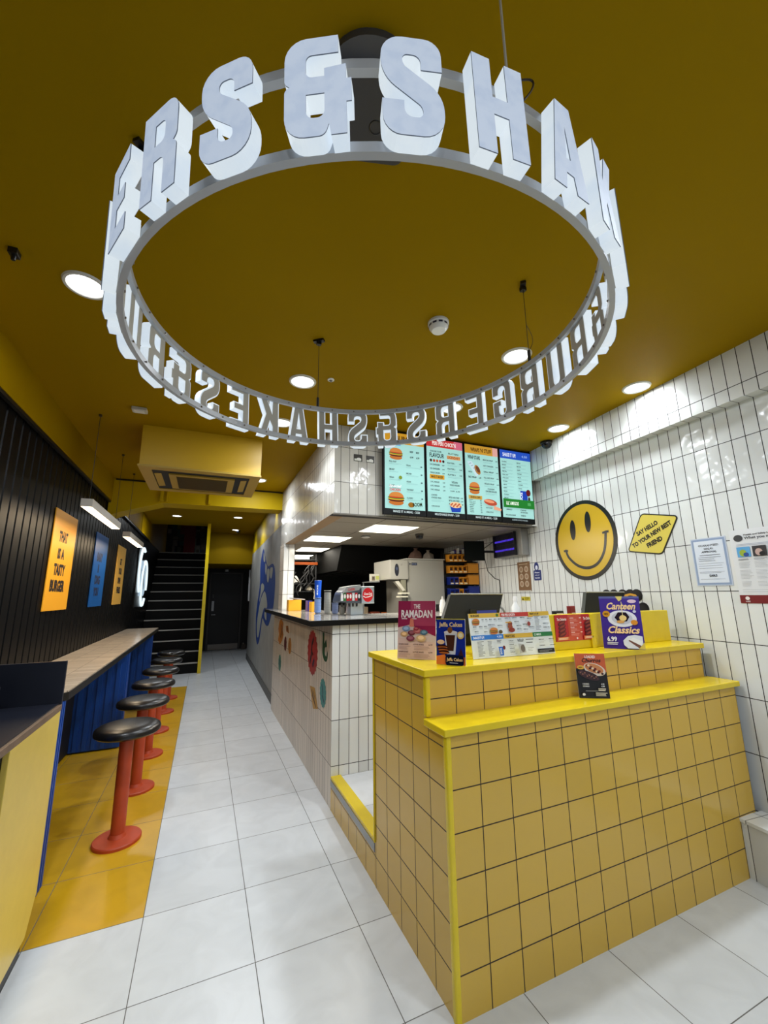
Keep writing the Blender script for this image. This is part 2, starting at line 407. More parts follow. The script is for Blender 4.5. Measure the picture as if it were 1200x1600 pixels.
# ---- collage on the landing wall
cl = thing('collage_panel', 'dark patchwork of pasted pictures filling the wall above the top stair', 'wall art', (-.4, 11.19, 2.6))
MB().box(-.94, .12, 11.17, 11.198, 2.62, 4.28, mat((16, 14, 16), .6)).build('board', cl)
p = Print((-.94, 11.17, 2.62), X, Z, rough=.6); rr = random.Random(3)
for k in range(60):
    w, h = rr.uniform(.06, .2), rr.uniform(.07, .25); c = rr.choice([(70, 72, 64), (95, 90, 80), (40, 40, 48), (92, 82, 20), (30, 60, 62), (110, 100, 96), (24, 30, 60), (60, 52, 40)])
    p.rect(rr.uniform(0, 1.06-w), rr.uniform(0, 1.66-h), w, h, c)
p.rect(.45, .02, .3, 1.0, (112, 12, 18)); p.rect(.34, .62, .12, .3, (100, 14, 20)); p.rect(.5, .9, .08, .2, (160, 110, 110)); p.done(cl, 'pictures')
# ---- door at the end of the passage
d = thing('door_1', 'black door with steel kick plate and push plate at the end of the passage', 'door', (.72, 10.5, 0)); d['kind'] = 'structure'
fm = mat((62, 58, 56), .4)
MB().box(.33, 1.11, 10.49, 10.515, .01, 2.06, mat((12, 13, 17), .45)).build('door_leaf', d, bevel=.003)
b = MB(); b.box(.28, .325, 10.47, 10.518, 0, 2.10, fm); b.box(1.115, 1.16, 10.47, 10.518, 0, 2.10, fm); b.box(.28, 1.16, 10.47, 10.518, 2.065, 2.11, fm); b.build('door_frame', d)
MB().box(.335, 1.105, 10.478, 10.489, .012, .16, mat((128, 122, 116), .35, .6)).build('kick_plate', d)
MB().box(.37, .43, 10.478, 10.489, 1.05, 1.32, mat((150, 152, 155), .3, .7)).build('push_plate', d)
b = MB(); b.box(.385, .415, 10.455, 10.489, 1.4, 1.5, mat((60, 60, 62), .4)); b.build('closer_plate', d)
b = MB(); b.tube([(.38, 10.488, .95), (.38, 10.44, .95), (.48, 10.44, .95)], .011, mat((190, 190, 195), .25, 1)); b.build('door_handle', d, smooth=True)
tl = thing('tube_light', 'upright white light tube at the recess beside the black door', 'light', (1.165, 8.61, 1.35))
MB().box(1.150, 1.176, 8.60, 8.625, 1.35, 2.06, mat((225, 235, 255), .4, em=1.6)).build('tube', tl); MB().box(1.148, 1.20, 8.583, 8.60, 1.33, 2.08, mat((180, 180, 180), .4)).build('backing', tl)
es = thing('door_sign', 'small pale fixture mounted above the black door', 'sign', (.72, 10.5, 2.15)); MB().box(.66, .76, 10.49, 10.518, 2.13, 2.2, mat((170, 172, 176), .4)).build('plate', es); MB().lathe([(.0, -.03), (.03, -.02), (.034, 0)], (.71, 10.489, 2.165), mat((215, 215, 215), .3), axis=Y, n=16).build('lens', es)
bx = thing('floor_box', 'small dark box low in the recess right of the black door', 'box', (1.25, 10.3, 0)); MB().box(1.2, 1.32, 10.35, 10.44, 0, .14, mat((70, 60, 52), .6)).build('case', bx, bevel=.004); MB().lathe([(.018, 0), (.018, .03)], (1.25, 10.39, .14), mat((160, 158, 150), .4), n=12).build('cap', bx)

# ================================================================ kitchen shell
fk = MB(); fk.box(1.07, 3.3, 1.05, 1.2, 2.107, 2.86, fasc_front, xn=fasc_side, zn=NIGHT); fk.box(1.07, 1.19, 1.2, 3.552, 2.107, 2.86, fasc_side, zn=mat((150, 120, 80), .5))
struct(fk.build('wall_fascia'))
slab('trim_7', 1.068, 3.12, 1.048, 1.075, 2.096, 2.107, mat((120, 116, 108), .4))
slab('wall_fascia_pillar', 1.062, 1.2, 3.25, 3.54, 1.276, 2.107, side_tile, yn=front_tile)
ct = tile_mat('kitchen ceiling tile', (1, 0, 0), (0, 1, 0), .6, .6, 1.59, 1.46, .012, (146, 138, 124), (92, 84, 74), rough=.5, wave=.05)
struct(MB().box(1.19, 3.45, 1.2, 6.6, 2.108, 2.13, ct).build('ceiling_kitchen'))
slab('wall_kitchen_back', 1.26, 4.0, 6.6, 6.7, 0, 2.9, mat((12, 11, 11), .6)); slab('wall_kitchen_left', 1.24, 1.32, 3.86, 6.6, .2, 2.11, mat((22, 20, 20), .5))
slab('wall_kitchen_side', 3.32, 3.45, 3.12, 6.6, .2, 2.11, mat((26, 24, 22), .5))
hd = thing('extractor_hood', 'dark extractor hood hanging under the kitchen ceiling behind the grey ice machine', 'hood', (2.5, 4, 1.8))
b = MB(); b.prism([(3.08, 2.1), (4.9, 2.1), (4.9, 1.78), (3.3, 1.78)], 1.78, 3.3, lambda y, z, h: (h, y, z), mat((9, 9, 8), .7, spec=.08)); b.build('canopy', hd)
b = MB()
for k in range(9): b.box(1.86+k*.15, 1.98+k*.15, 3.35, 4.8, 1.772, 1.779, mat((60, 58, 54), .3, .8))
b.build('filters', hd)
# raised platform behind the counter with its yellow nosing step
pf = MB(); pf.box(1.075, 3.3, -.1, 3.835, 0, .2, plat_mat, xn=yel_side); pf.box(1.25, 3.3, 3.835, 6.6, 0, .2, plat_mat); struct(pf.build('floor_platform'))
slab('trim_8', 1.062, 1.135, .205, 1.03, .19, .208, YELLOW); slab('trim_9', 1.058, 1.0745, .205, 1.028, .15, .19, mat((150, 152, 154), .35, .6)); slab('trim_10', 1.061, 1.0745, .205, 1.028, 0, .15, yel_side)

# ================================================================ white tiled service counter
sc = thing('service_counter', 'white tiled L-shaped service counter with black-edged glossy top', 'counter', (1.5, 1.4, 0))
b = MB(); b.box(1.062, 1.3, 1.03, 3.835, 0, 1.235, side_tile, yn=front_tile, yp=front_tile); b.box(1.3, 2.45, 1.03, 1.25, .2, 1.235, front_tile); b.build('tiled_base', sc)
tp = [(.885, 1.0), (2.47, 1.0), (2.47, 1.75), (1.5, 1.75), (1.5, 3.24), (1.06, 3.24), (1.06, 3.545), (1.05, 4.0), (.95, 4.0)]
b = MB(); b.prism(tp, 1.235, 1.2745, lambda x, y, h: (x, y, h), mat((3, 3, 4), .5, spec=.2)); b.build('edge', sc)
ctop = tile_mat('counter top', (1, 0, 0), (0, 1, 0), .3, .3, .9, 1.03, .002, (170, 168, 164), (120, 118, 112), rough=.06, wave=.03)
b = MB(); b.prism(inset(tp, .006), 1.2745, 1.2765, lambda x, y, h: (x, y, h), ctop); b.build('countertop', sc)

# ================================================================ yellow display counter
yc = thing('display_counter', 'stepped yellow tiled front counter with bright yellow ledges', 'counter', (2.0, -.2, 0))
xr = 2.99
b = MB(); b.box(1.06, xr, -.55, .2, 0, .92, yel_front, xn=yel_side, yp=yel_front); b.box(1.06, xr, -.40, .2, .92, 1.112, yel_front, xn=yel_side, yp=yel_front); b.build('tiled_body', yc)
MB().box(1.04, xr+.022, -.57, -.401, .92, .948, YELLOW).build('lower_ledge', yc, bevel=.004)
MB().box(1.04, 3.0, -.42, .235, 1.113, 1.143, YELLOW).build('upper_ledge', yc, bevel=.004)
MB().box(1.052, 1.078, -.557, -.53, 0, .9195, YELLOW).build('corner_trim', yc, bevel=.008)
MB().box(1.052, 1.078, -.407, -.38, .949, 1.1125, YELLOW).build('corner_trim', yc, bevel=.008)
MB().box(1.052, 1.07, .193, .205, .2, 1.1125, YELLOW).build('corner_trim', yc, bevel=.003)
b = MB(); b.box(1.46, 2.965, -.25, -.2, 1.1435, 1.336, YELLOW); b.box(1.46, 2.965, -.2, .2, 1.1435, 1.16, YELLOW); b.build('back_board', yc, bevel=.003)
MB().box(2.24, 2.275, -.262, -.2505, 1.1435, 1.334, YELLOW).build('board_joint', yc, bevel=.002)

# white tiled bench ledge along the right wall
bn = thing('wall_bench', 'low white tiled ledge along the right wall beside the yellow counter', 'bench', (2.95, -1.5, 0))
b = MB(); b.box(-.012, 3.6, .002, .185, 0, .262, bench_side, o=O4); b.build('tiled_base', bn)
b = MB(); b.box(-.012, 3.6, .002, .195, .262, .278, tile_mat('bench top', tuple(WU), tuple(WN), .147, .29, .02, -.1, .003, *T_WHITE, rough=.2), o=O4); b.build('tiled_top', bn)
# ================================================================ ceiling downlights
WHITE = mat((228, 228, 224), .4); TRIM = mat((206, 204, 196), .35)
def downlight(x, y, z, label, w=None, vis=True, lit=True, grp='round ceiling downlights'):
    if w is None: w = SPOT_W*(.42 if x > 2.5 else .55 if .3 < y < .9 else .85 if .9 < y < 1.5 else 1.3)
    t = thing('downlight', label, 'ceiling light', (x, y, z), grp)
    MB().lathe([(.072, -.001), (.074, -.008), (.085, -.008), (.09, 0)], (x, y, z), TRIM, n=36).build('trim_ring', t, smooth=True)
    MB().lathe([(.0, -.0015), (.035, -.0015)], (x, y, z), mat((255, 255, 255), .3, em=22), n=24).build('lamp', t)
    MB().lathe([(.035, -.0014), (.05, -.002)], (x, y, z), mat((150, 205, 240), .3, em=1.1), n=36).build('reflector', t)
    MB().lathe([(.05, -.002), (.072, -.003)], (x, y, z), mat((250, 253, 255), .3, em=3.0), n=36).build('diffuser_ring', t)
    if w:
        for s_ in (spot('lamp_light', x, y, z-.03, w), disc('lamp_light_wide', x, y, z-.012, w*DISC_W/SPOT_W)): s_.parent = t; s_.matrix_parent_inverse = Matrix.Translation(-t.location)
    return t
for x, y, lb in ((-.43, -.02, 'round downlight left of the ring sign, partly behind its letters'), (.667, .457, 'round downlight seen through the ring sign beside a thin hanging cable'),
                 (1.79, -.325, 'bright flaring round downlight seen through the right of the ring sign'), (2.84, -.34, 'round downlight right of the ring sign, nearest the tiled soffit'),
                 (2.893, .41, 'round downlight just in front of the small black ceiling camera'), (.65, 1.18, 'round downlight half hidden behind a backwards letter A of the ring sign'),
                 (1.805, .42, 'round downlight half hidden behind the backwards letters above the menu screens'), (.69, 3.02, 'small distant round downlight right of the boxed air conditioner')):
    downlight(x, y, 2.86, lb)
for x, y in ((-.2, -2.7), (1.79, -1.9), (2.84, -1.75), (.3, -3.2), (2.2, -3.2)):
    spot('downlight_lamp_behind', x, y, 2.84, SPOT_W); disc('downlight_lamp_behind', x, y, 2.85, DISC_W)
downlight(-.40, 6.3, 2.93, 'round downlight over the foot of the stairs, leftmost beyond the beam', 15)
downlight(.66, 6.1, 2.93, 'round downlight in the low ceiling of the passage, nearer of the two there', 16)
downlight(.72, 7.7, 2.93, 'round downlight in the passage, farthest from the viewer, beside a small camera', 14)
spot('wall_wash', 1.0, 4.3, 2.9, 12, 70); spot('wall_wash', -.78, 4.6, 2.9, 8, 60)

# small things on the ceiling
sd = thing('smoke_detector', 'white round smoke detector seen through the ring sign', 'smoke detector', (1.194, -.411, 2.86))
MB().lathe([(.055, 0), (.055, -.012), (.05, -.018)], (1.194, -.411, 2.86), WHITE).build('base', sd, smooth=True)
MB().lathe([(.05, -.018), (.05, -.03), (.036, -.05), (.0, -.054)], (1.194, -.411, 2.86), mat((236, 236, 232), .3)).build('sensor_head', sd, smooth=True)
b = MB()
for k in range(10):
    a = 2*PI*k/10; c, s_ = math.cos(a), math.sin(a); b.box(.0488, .0506, -.010, .010, -.0295, -.0195, mat((40, 44, 70), .4), o=(Vector((1.194, -.411, 2.86)), Vector((c, s_, 0)), Vector((-s_, c, 0)), Z))
b.build('vent_slot', sd)
pr = thing('motion_sensor', 'tiny white round sensor on the ceiling beside the hanging cable', 'sensor', (.834, .362, 2.86)); MB().lathe([(.022, 0), (.022, -.006), (.012, -.008)], (.834, .362, 2.86), WHITE, n=24).build('base', pr, smooth=True); MB().lathe([(.011, -.007), (.008, -.016), (0, -.018)], (.834, .362, 2.86), mat((120, 118, 112), .3), n=20).build('lens', pr, smooth=True)
el = thing('emergency_light', 'small pale rectangular unit on the ceiling left of the air conditioner', 'light', (-.38, 1.31, 2.86)); MB().box(-.43, -.33, 1.28, 1.35, 2.835, 2.8595, mat((188, 184, 170), .4)).build('case', el, bevel=.004); MB().box(-.415, -.345, 1.29, 1.34, 2.831, 2.8349, mat((226, 226, 220), .2)).build('lens', el)
sp = thing('ceiling_speaker', 'dark grey rounded unit on the ceiling between the ampersand and the S', 'speaker', (.52, -1.19, 2.86))
ax = Vector((.27, .96, 0)).normalized(); bx_ = Vector((ax.y, -ax.x, 0))
def spf(x, y, h): return Vector((.50, -1.19, 0)) + bx_*x + ax*y + Z*h
MB().prism(rpoly([(-.13, -.15, .125), (.13, -.15, .125), (.13, .14, .03), (-.13, .14, .03)], 10), 2.835, 2.8595, spf, mat((74, 74, 78), .45)).build('back_plate', sp)
MB().prism(rpoly([(-.115, -.09, .02), (.115, -.09, .02), (.115, .13, .03), (-.115, .13, .03)]), 2.80, 2.835, spf, mat((48, 48, 52), .4)).build('front_cover', sp, bevel=.004)
b = MB(); c_ = spf(0.02, .03, 2.80); b.tube([c_ + Vector((.018*math.cos(2*PI*k/24), .018*math.sin(2*PI*k/24), 0)) for k in range(24)], .0022, mat((28, 28, 30), .3), closed=True, n=6); b.build('button_ring', sp)
for (x, y, z, lb) in ((3.045, .70, 2.86, 'black dome camera in the corner right of the menu screens'), (.78, 7.75, 2.93, 'tiny dark dome camera at the far end of the passage ceiling')):
    t = thing('dome_camera', lb, 'camera', (x, y, z)); MB().lathe([(.055, 0), (.055, -.018), (.047, -.024)], (x, y, z), mat((18, 18, 20), .4), n=28).build('base', t, smooth=True)
    MB().lathe([(.046, -.022), (.044, -.04), (.03, -.06), (0, -.07)], (x, y, z), mat((12, 12, 16), .08), n=28).build('dome', t, smooth=True)
hk = thing('ceiling_hook', 'tiny dark fitting on the ceiling at the left edge of the picture', 'fitting', (-.62, -.15, 2.86)); MB().box(-.66, -.63, -.16, -.12, 2.835, 2.8595, BLACK).build('plate', hk); MB().lathe([(.008, 0), (.008, -.02)], (-.645, -.14, 2.835), BLACK, n=10).build('pin', hk)

# ================================================================ boxed air conditioner
ac = thing('ceiling_air_conditioner', 'yellow boxed ceiling air conditioner with louvred underside', 'air conditioner', (.08, 2.05, 2.51))
x0, x1, y0, y1 = -.405, .56, 1.63, 2.48
YB = mat((190, 152, 12), .42); TAN = mat((170, 140, 46), .45); TAN2 = mat((146, 118, 34), .45); SLOT = mat((10, 9, 6), .6)
MB().box(x0+.01, x1-.005, y0+.01, y1-.01, 2.52, 2.8595, YB).build('housing', ac)
b = MB(); b.prism([(x0, y0), (x1, y0), (x1, y1), (x0, y1)], 2.505, 2.52, lambda x, y, h: (x, y, h), TAN, holes=[[(x0+.09, y0+.09), (x1-.09, y0+.09), (x1-.09, y1-.09), (x0+.09, y1-.09)]]); b.build('frame', ac)
b = MB(); b.box(x0+.09, x1-.09, y0+.09, y1-.09, 2.512, 2.519, SLOT); b.build('recess', ac)
b = MB(); cx, cy = (x0+x1)/2, (y0+y1)/2; b.box(cx-.27, cx+.27, cy-.25, cy+.25, 2.497, 2.5118, TAN); b.box(cx-.215, cx+.215, cy-.215, cy+.215, 2.494, 2.497, TAN2); b.build('intake_grille', ac, bevel=.003)
b = MB()
for k in range(26): b.box(cx-.21, cx+.21, cy-.21+k*.0165, cy-.203+k*.0165, 2.4905, 2.494, mat((74, 58, 14), .6))
b.build('grille_slats', ac)
for nm, (a0, a1, b0, b1) in dict(l=(x0+.1, x0+.16, cy-.22, cy+.22), r=(x1-.16, x1-.1, cy-.22, cy+.22), n=(cx-.22, cx+.22, y0+.1, y0+.155), f=(cx-.22, cx+.22, y1-.155, y1-.1)).items():
    b = MB(); w_ = (a1-a0) < .1
    if nm == 'n': continue
    if w_: b.prism([(a0, 2.504), (a1, 2.513), (a1, 2.517), (a0, 2.509)], b0, b1, lambda x, z, h: (x, h, z), TAN)
    else: b.prism([(b0, 2.504), (b1, 2.513), (b1, 2.517), (b0, 2.509)], a0, a1, lambda y, z, h: (h, y, z), TAN)
    b.build('louvre', ac)
# ================================================================ the ring sign
RT = mat((178, 182, 188), .4, .2); GLOWN = None
def letter_mat(name, e, c0, c1, sc=60):
    m = bpy.data.materials.new(name); m.use_nodes = True; nt = m.node_tree; b_ = nt.nodes['Principled BSDF']
    tc = nt.nodes.new('ShaderNodeTexCoord'); n = nt.nodes.new('ShaderNodeTexNoise'); n.inputs['Scale'].default_value = sc; n.inputs['Detail'].default_value = 6
    r = nt.nodes.new('ShaderNodeValToRGB'); r.color_ramp.elements[0].position = .36; r.color_ramp.elements[1].position = .56
    r.color_ramp.elements[0].color = lin(c0); r.color_ramp.elements[1].color = lin(c1)
    nt.links.new(tc.outputs['Object'], n.inputs['Vector']); nt.links.new(n.outputs['Fac'], r.inputs[0]); nt.links.new(r.outputs[0], b_.inputs['Emission Color'])
    b_.inputs['Emission Strength'].default_value = e; b_.inputs['Base Color'].default_value = (.2, .21, .23, 1); b_.inputs['Roughness'].default_value = .55; b_.inputs['Specular IOR Level'].default_value = .2
    return m
LF = letter_mat('lit letter face', LETTER_E, (196, 214, 240), (208, 224, 246), 40); LS = letter_mat('lit letter side', LETTER_E*1.12, (222, 238, 252), (236, 248, 255), 10)
SEAM = mat((120, 132, 150), .5, em=.25)
G = {}
G['B'] = ([(0, 0), (6, 0, 1.8), (6, 4.75, .9), (5.45, 5.1), (6, 5.45, .9), (6, 10, 1.8), (0, 10)], [[(2.1, 1.8), (3.9, 1.8, .7), (3.9, 4.3, .7), (2.1, 4.3)], [(2.1, 5.9), (3.9, 5.9, .7), (3.9, 8.2, .7), (2.1, 8.2)]])
G['U'] = ([(0, 10), (0, 0, 2.2), (6, 0, 2.2), (6, 10), (3.9, 10), (3.9, 1.8, .85), (2.1, 1.8, .85), (2.1, 10)], [])
G['R'] = ([(0, 0), (2.1, 0), (2.1, 4.1), (3.9, 4.1, .8), (3.9, 0), (6, 0), (6, 4.5, 1), (5.4, 4.95), (6, 5.4, 1), (6, 10, 1.8), (0, 10)], [[(2.1, 5.8), (3.9, 5.8, .7), (3.9, 8.2, .7), (2.1, 8.2)]])
G['G'] = ([(6, 6.4), (6, 10, 2.2), (0, 10, 2.2), (0, 0, 2.2), (6, 0, 2.2), (6, 5.3), (3.2, 5.3), (3.2, 3.7), (3.9, 3.7), (3.9, 1.8, .85), (2.1, 1.8, .85), (2.1, 8.2, .85), (3.9, 8.2, .85), (3.9, 6.4)], [])
G['E'] = ([(0, 0), (5.6, 0), (5.6, 1.9), (2.1, 1.9), (2.1, 4.1), (4.7, 4.1), (4.7, 5.9), (2.1, 5.9), (2.1, 8.1), (5.6, 8.1), (5.6, 10), (0, 10)], [])
G['S'] = ([(6, 6.7), (6, 10, 2.4), (0, 10, 2.4), (0, 5.7, 1.6), (3.9, 2.9, .5), (3.9, 1.8, .8), (2.1, 1.8, .8), (2.1, 3.4), (0, 3.4), (0, 0, 2.4), (6, 0, 2.4), (6, 4.3, 1.6), (2.1, 7.1, .5), (2.1, 8.2, .8), (3.9, 8.2, .8), (3.9, 6.7)], [])
G['&'] = ([(5.3, 10), (0, 10, 2.2), (0, 5.5, 1), (.5, 5.15), (0, 4.8, 1), (0, 0, 2.2), (3.9, 0, 1.6), (4.3, 1.1), (4.5, 0), (6, 0), (6, 3.1), (6.5, 3.1), (6.5, 5.4), (6, 5.4), (6, 6.9), (3.9, 6.7), (3.9, 5.9), (2.1, 5.9, .6), (2.1, 8.2, .6), (5.3, 8.2)], [[(2.1, 1.8, .7), (3.9, 1.8, .7), (3.9, 4.2), (2.1, 4.2)]])
G['H'] = ([(0, 0), (2.1, 0), (2.1, 4.1), (3.9, 4.1), (3.9, 0), (6, 0), (6, 10), (3.9, 10), (3.9, 5.9), (2.1, 5.9), (2.1, 10), (0, 10)], [])
G['A'] = ([(0, 0), (2.05, 0), (2.35, 1.9), (3.65, 1.9), (3.95, 0), (6, 0), (4.25, 10), (1.75, 10)], [[(2.6, 3.6), (3.4, 3.6), (3.0, 7.4)]])
G['K'] = ([(0, 0), (2.1, 0), (2.1, 2.6), (2.7, 3.7), (3.8, 0), (6, 0), (4.1, 5.5), (6, 10), (3.8, 10), (2.1, 6.0), (2.1, 10), (0, 10)], [])
ring = thing('ring_sign', 'large hanging ring of glowing white letters reading BURGERS&SHAKES& over and over', 'sign', (.654, -.791, 2.44))
n_r = Vector((-.029, -.013, 1)).normalized(); u_r = Vector((0, 1, 0)).cross(n_r).normalized(); v_r = n_r.cross(u_r)
RC = Vector((.654, -.791, 2.44))
def rp(ph, s_, r): return RC - n_r*s_ + (u_r*math.cos(ph) + v_r*math.sin(ph))*r
def hoop(name, s0, s1, r0, r1, m):
    b = MB(); N = 120; i = 0
    for k in range(N):
        a = 2*PI*k/N; b.v += [tuple(rp(a, s0, r0)), tuple(rp(a, s0, r1)), tuple(rp(a, s1, r1)), tuple(rp(a, s1, r0))]
    for k in range(N):
        p, q = 4*k, 4*((k+1) % N)
        for j in range(4): b.f.append((p+j, p+(j+1) % 4, q+(j+1) % 4, q+j)); b.m.append(b.mi(m))
    return b.build(name, ring, smooth=True)
hoop('upper_hoop', -.006, .016, .757, .772, RT); hoop('lower_hoop', .178, .200, .757, .772, RT)
LW, LH, LD = .108, .210, .031
word = 'SHAKES&BURGERS&'*2
start = {0: 254.0}
for i, ch in enumerate(word):
    ph = math.radians(253.6 + i*12.0); out, holes = G[ch]
    rad = u_r*math.cos(ph) + v_r*math.sin(ph); tan = n_r.cross(rad).normalized()
    wd = LW
    def lp(x, y, h, tan=tan, rad=rad): return RC - n_r*(.203 - y*LH/10) + rad*(.773+h) + tan*((x-3)*wd/6)
    o_ = rpoly([p for p in out], 6); hs = [rpoly(h, 5) for h in holes]
    lt = MB().prism(o_, 0.0, LD-.0018, lp, LS, holes=hs).prism(o_, LD-.0018, LD, lp, LF, side=SEAM, holes=hs).build('letter', ring)
    try:
        b = MB(); b.prism(inset(o_, .28), -.0025, -.0003, lp, mat((178, 174, 164), .6), holes=[inset(h, -.28) for h in hs]); b.build('back_panel', lt)
    except Exception as e: print('inset', ch, e)
# hanging cables
for ph, zc in ((90, 0), (0, 0), (180, 0), (270, 0)):
    a = math.radians(ph); pt = rp(a, -.006, .765); cx_, cy_ = pt.x, pt.y
    MB().box(-.03, .03, -.012, .012, -.012, 0, BLACK, o=(Vector((cx_, cy_, 2.8595)), Vector((math.cos(a+.9), math.sin(a+.9), 0)), Vector((-math.sin(a+.9), math.cos(a+.9), 0)), Z)).box(-.012, .012, -.010, .010, -.03, -.012, BLACK, o=(Vector((cx_, cy_, 2.8595)), X, Y, Z)).build('ceiling_bracket', ring)
    MB().tube([(cx_, cy_, 2.835), (cx_, cy_, pt.z+.05)], .0016 if ph != 270 else .003, mat((60, 54, 44), .4) if ph != 270 else mat((190, 188, 180), .3), n=6).build('suspension_cable', ring)
    MB().tube([(cx_, cy_, pt.z+.055), (cx_, cy_, pt.z+.0)], .007 if ph != 270 else .011, BLACK, n=8).build('cable_clamp', ring)
q0 = rp(math.radians(270), 0, .765)
MB().tube([q0+Vector((.004+.055*math.sin(t)*.9+t*.006, -.004*t, .05+.05*math.sin(t*1.1)-.012*t)) for t in [k*.22 for k in range(15)]], .0022, mat((34, 22, 12), .5), n=6).build('loose_wire', ring)
q0 = rp(0, 0, .765)
MB().tube([q0+Vector((.0+.03*math.sin(PI*t), 0, .06+.13*t)) for t in [k/10 for k in range(11)]], .0013, mat((60, 50, 34), .5), n=6).build('loose_wire', ring)
for k in range(40):
    a = 2*PI*(k+.35)/40
    for s_ in (.005, .189): c = rp(a, s_, .756); MB().lathe([(.0035, 0), (.0035, .003), (0, .004)], c, mat((120, 110, 100), .3, .8), n=8, axis=-(c-RC+n_r*s_).normalized()).build('bolt', ring)
ring_glow = None

# ================================================================ left side: pendants, posters, bar, stools
def pendant(y0, y1, label):
    x0, x1, z0, z1 = -.712, -.636, 2.115, 2.176; t = thing('linear_pendant', label, 'pendant light', (-.674, (y0+y1)/2, z0), 'slim box pendants over the bar')
    al = mat((196, 190, 180), .4, .2)
    MB().box(x0, x1, y0, y1, z0+.002, z1, al).build('housing', t, bevel=.002)
    MB().box(x0+.006, x1-.006, y0+.006, y1-.006, z0-.001, z0+.002, mat((255, 232, 196), .4, em=3.2)).build('diffuser', t)
    for yy in (y0+.06, y1-.06):
        MB().tube([(-.674, yy, z1), (-.674, yy, 2.86)], .0022, mat((40, 32, 22), .5), n=6).build('cord', t)
        MB().lathe([(.012, 0), (.012, -.015), (.004, -.02)], (-.674, yy, 2.86), mat((60, 46, 20), .4), n=14).build('ceiling_cup', t)
    a_ = area('pendant_light', -.674, (y0+y1)/2, z0-.01, .07, y1-y0, 5.5, (1, .78, .52)); a_.parent = t; a_.matrix_parent_inverse = Matrix.Translation(-t.location)
pendant(1.49, 2.60, 'slim box pendant hanging nearest the viewer over the bar'); pendant(3.19, 4.28, 'slim box pendant hanging farther away over the bar')

PX = -.957
def wall_poster(y, w, c, lines, label, glow=None, tc=(28, 16, 10)):
    t = thing('wall_poster', label, 'poster', (PX, y+w/2, 1.36), 'posters on the black panelling')
    MB().box(PX-.0, PX+.008, y, y+w, 1.365, 2.165, mat(c, .42, spec=.3)).build('panel', t, bevel=.002)
    p = Print((PX+.008, y, 1.365), Y, Z, rough=.6)
    for s_, x, yy, ww, hh in lines: p.text(s_, x, yy, ww, hh, tc, wt=.055)
    p.done(t)
wall_poster(1.86, .6, (236, 168, 40), [('THAT', .15, .55, .22, .088), ('IS A', .17, .41, .17, .088), ('TASTY', .125, .277, .285, .096), ('BURGER', .09, .147, .355, .096)], 'amber poster reading THAT IS A TASTY BURGER')
wall_poster(3.21, .6, (14, 84, 158), [('BABY', .13, .49, .26, .1), ('I', .22, .37, .05, .09), ('DIG', .14, .24, .24, .1), ('YOU', .14, .11, .22, .1)], 'blue poster with dark lettering between the two amber posters', tc=(8, 24, 62))
wall_poster(4.45, .6, (236, 184, 84), [('GET', .22, .54, .14, .09), ('YOUR', .19, .41, .22, .09), ('OWN', .19, .28, .2, .09), ('FRIES', .18, .15, .26, .09)], 'narrow amber poster farthest along the black panelling')
# glowing logo
ns = thing('neon_sign', 'white glowing looped logo sign on the black wall near the stairs', 'sign', (-.95, 6.9, 1.3), None)
NG = mat((218, 236, 244), .3, em=1.0); NX = -.93
b = MB()
def loop(cy, cz, ry, rz, t0, t1, sk=0, n=36): return [(NX, cy+ry*math.cos(t0+(t1-t0)*k/n)+sk*rz*math.sin(t0+(t1-t0)*k/n), cz+rz*math.sin(t0+(t1-t0)*k/n)) for k in range(n+1)]
MB().box(-.958, -.943, 6.3, 7.62, 1.28, 2.36, mat((12, 14, 18), .3)).build('backing_board', ns)
MB().tube(loop(6.75, 1.93, .36, .42, PI*.35, PI*1.35), .024, NG).build('outer_loop', ns, smooth=True)
MB().tube(loop(7.15, 1.72, .34, .42, -PI*.1, PI*1.75), .024, NG).build('inner_loop', ns, smooth=True)
p = Print((-.93, 6.45, 1.35), Y, Z, em=.55); p.text('BS', .12, .12, .8, .62, (190, 214, 232), shear=.2); p.ell(.3, .68, .18, .1, (176, 200, 220)); p.done(ns, 'lit_script')

# bar along the wall
bar = thing('bar_counter', 'long pale tiled wall bar with black edge on blue supports', 'bar counter', (-.72, 3.4, 0))
bt = tile_mat('bar top tile', (1, 0, 0), (0, 1, 0), .155, .077, -.495, .9, .0035, (214, 196, 172), (92, 76, 62), rough=.16, wave=.12)
b = MB(); b.prism([(-.955, .86), (-.535, .86), (-.497, .90), (-.497, 5.93), (-.955, 5.93)], .905, .948, lambda x, y, h: (x, y, h), mat((12, 12, 13), .35)); b.build('black_edge', bar)
b = MB(); b.prism([(-.955, .868), (-.537, .868), (-.504, .904), (-.504, 5.92), (-.955, 5.92)], .948, .955, lambda x, y, h: (x, y, h), bt); b.build('tiled_top', bar)
BLU = mat((13, 72, 160), .45, noise=.12, bscale=9)
for y0, y1, x0 in ((.81, .925, -.6), (3.05, 3.15, -.93), (5.2, 5.3, -.93)):
    b = MB(); b.box(x0, -.52, y0, y1, .012, .9045, BLU)
    for k in range(3): b.box(-.52, -.508, y0+.008+k*.034, y0+.028+k*.034, .012, .9045, BLU)
    if x0 < -.8:
        for k in range(5): b.box(-.90+k*.075, -.865+k*.075, y0-.012, y0, .02, .9045, BLU)
    b.build('support', bar)
MB().box(-.94, -.93, .95, 5.9, .02, .904, mat((6, 8, 14), .6)).build('back_panel', bar)
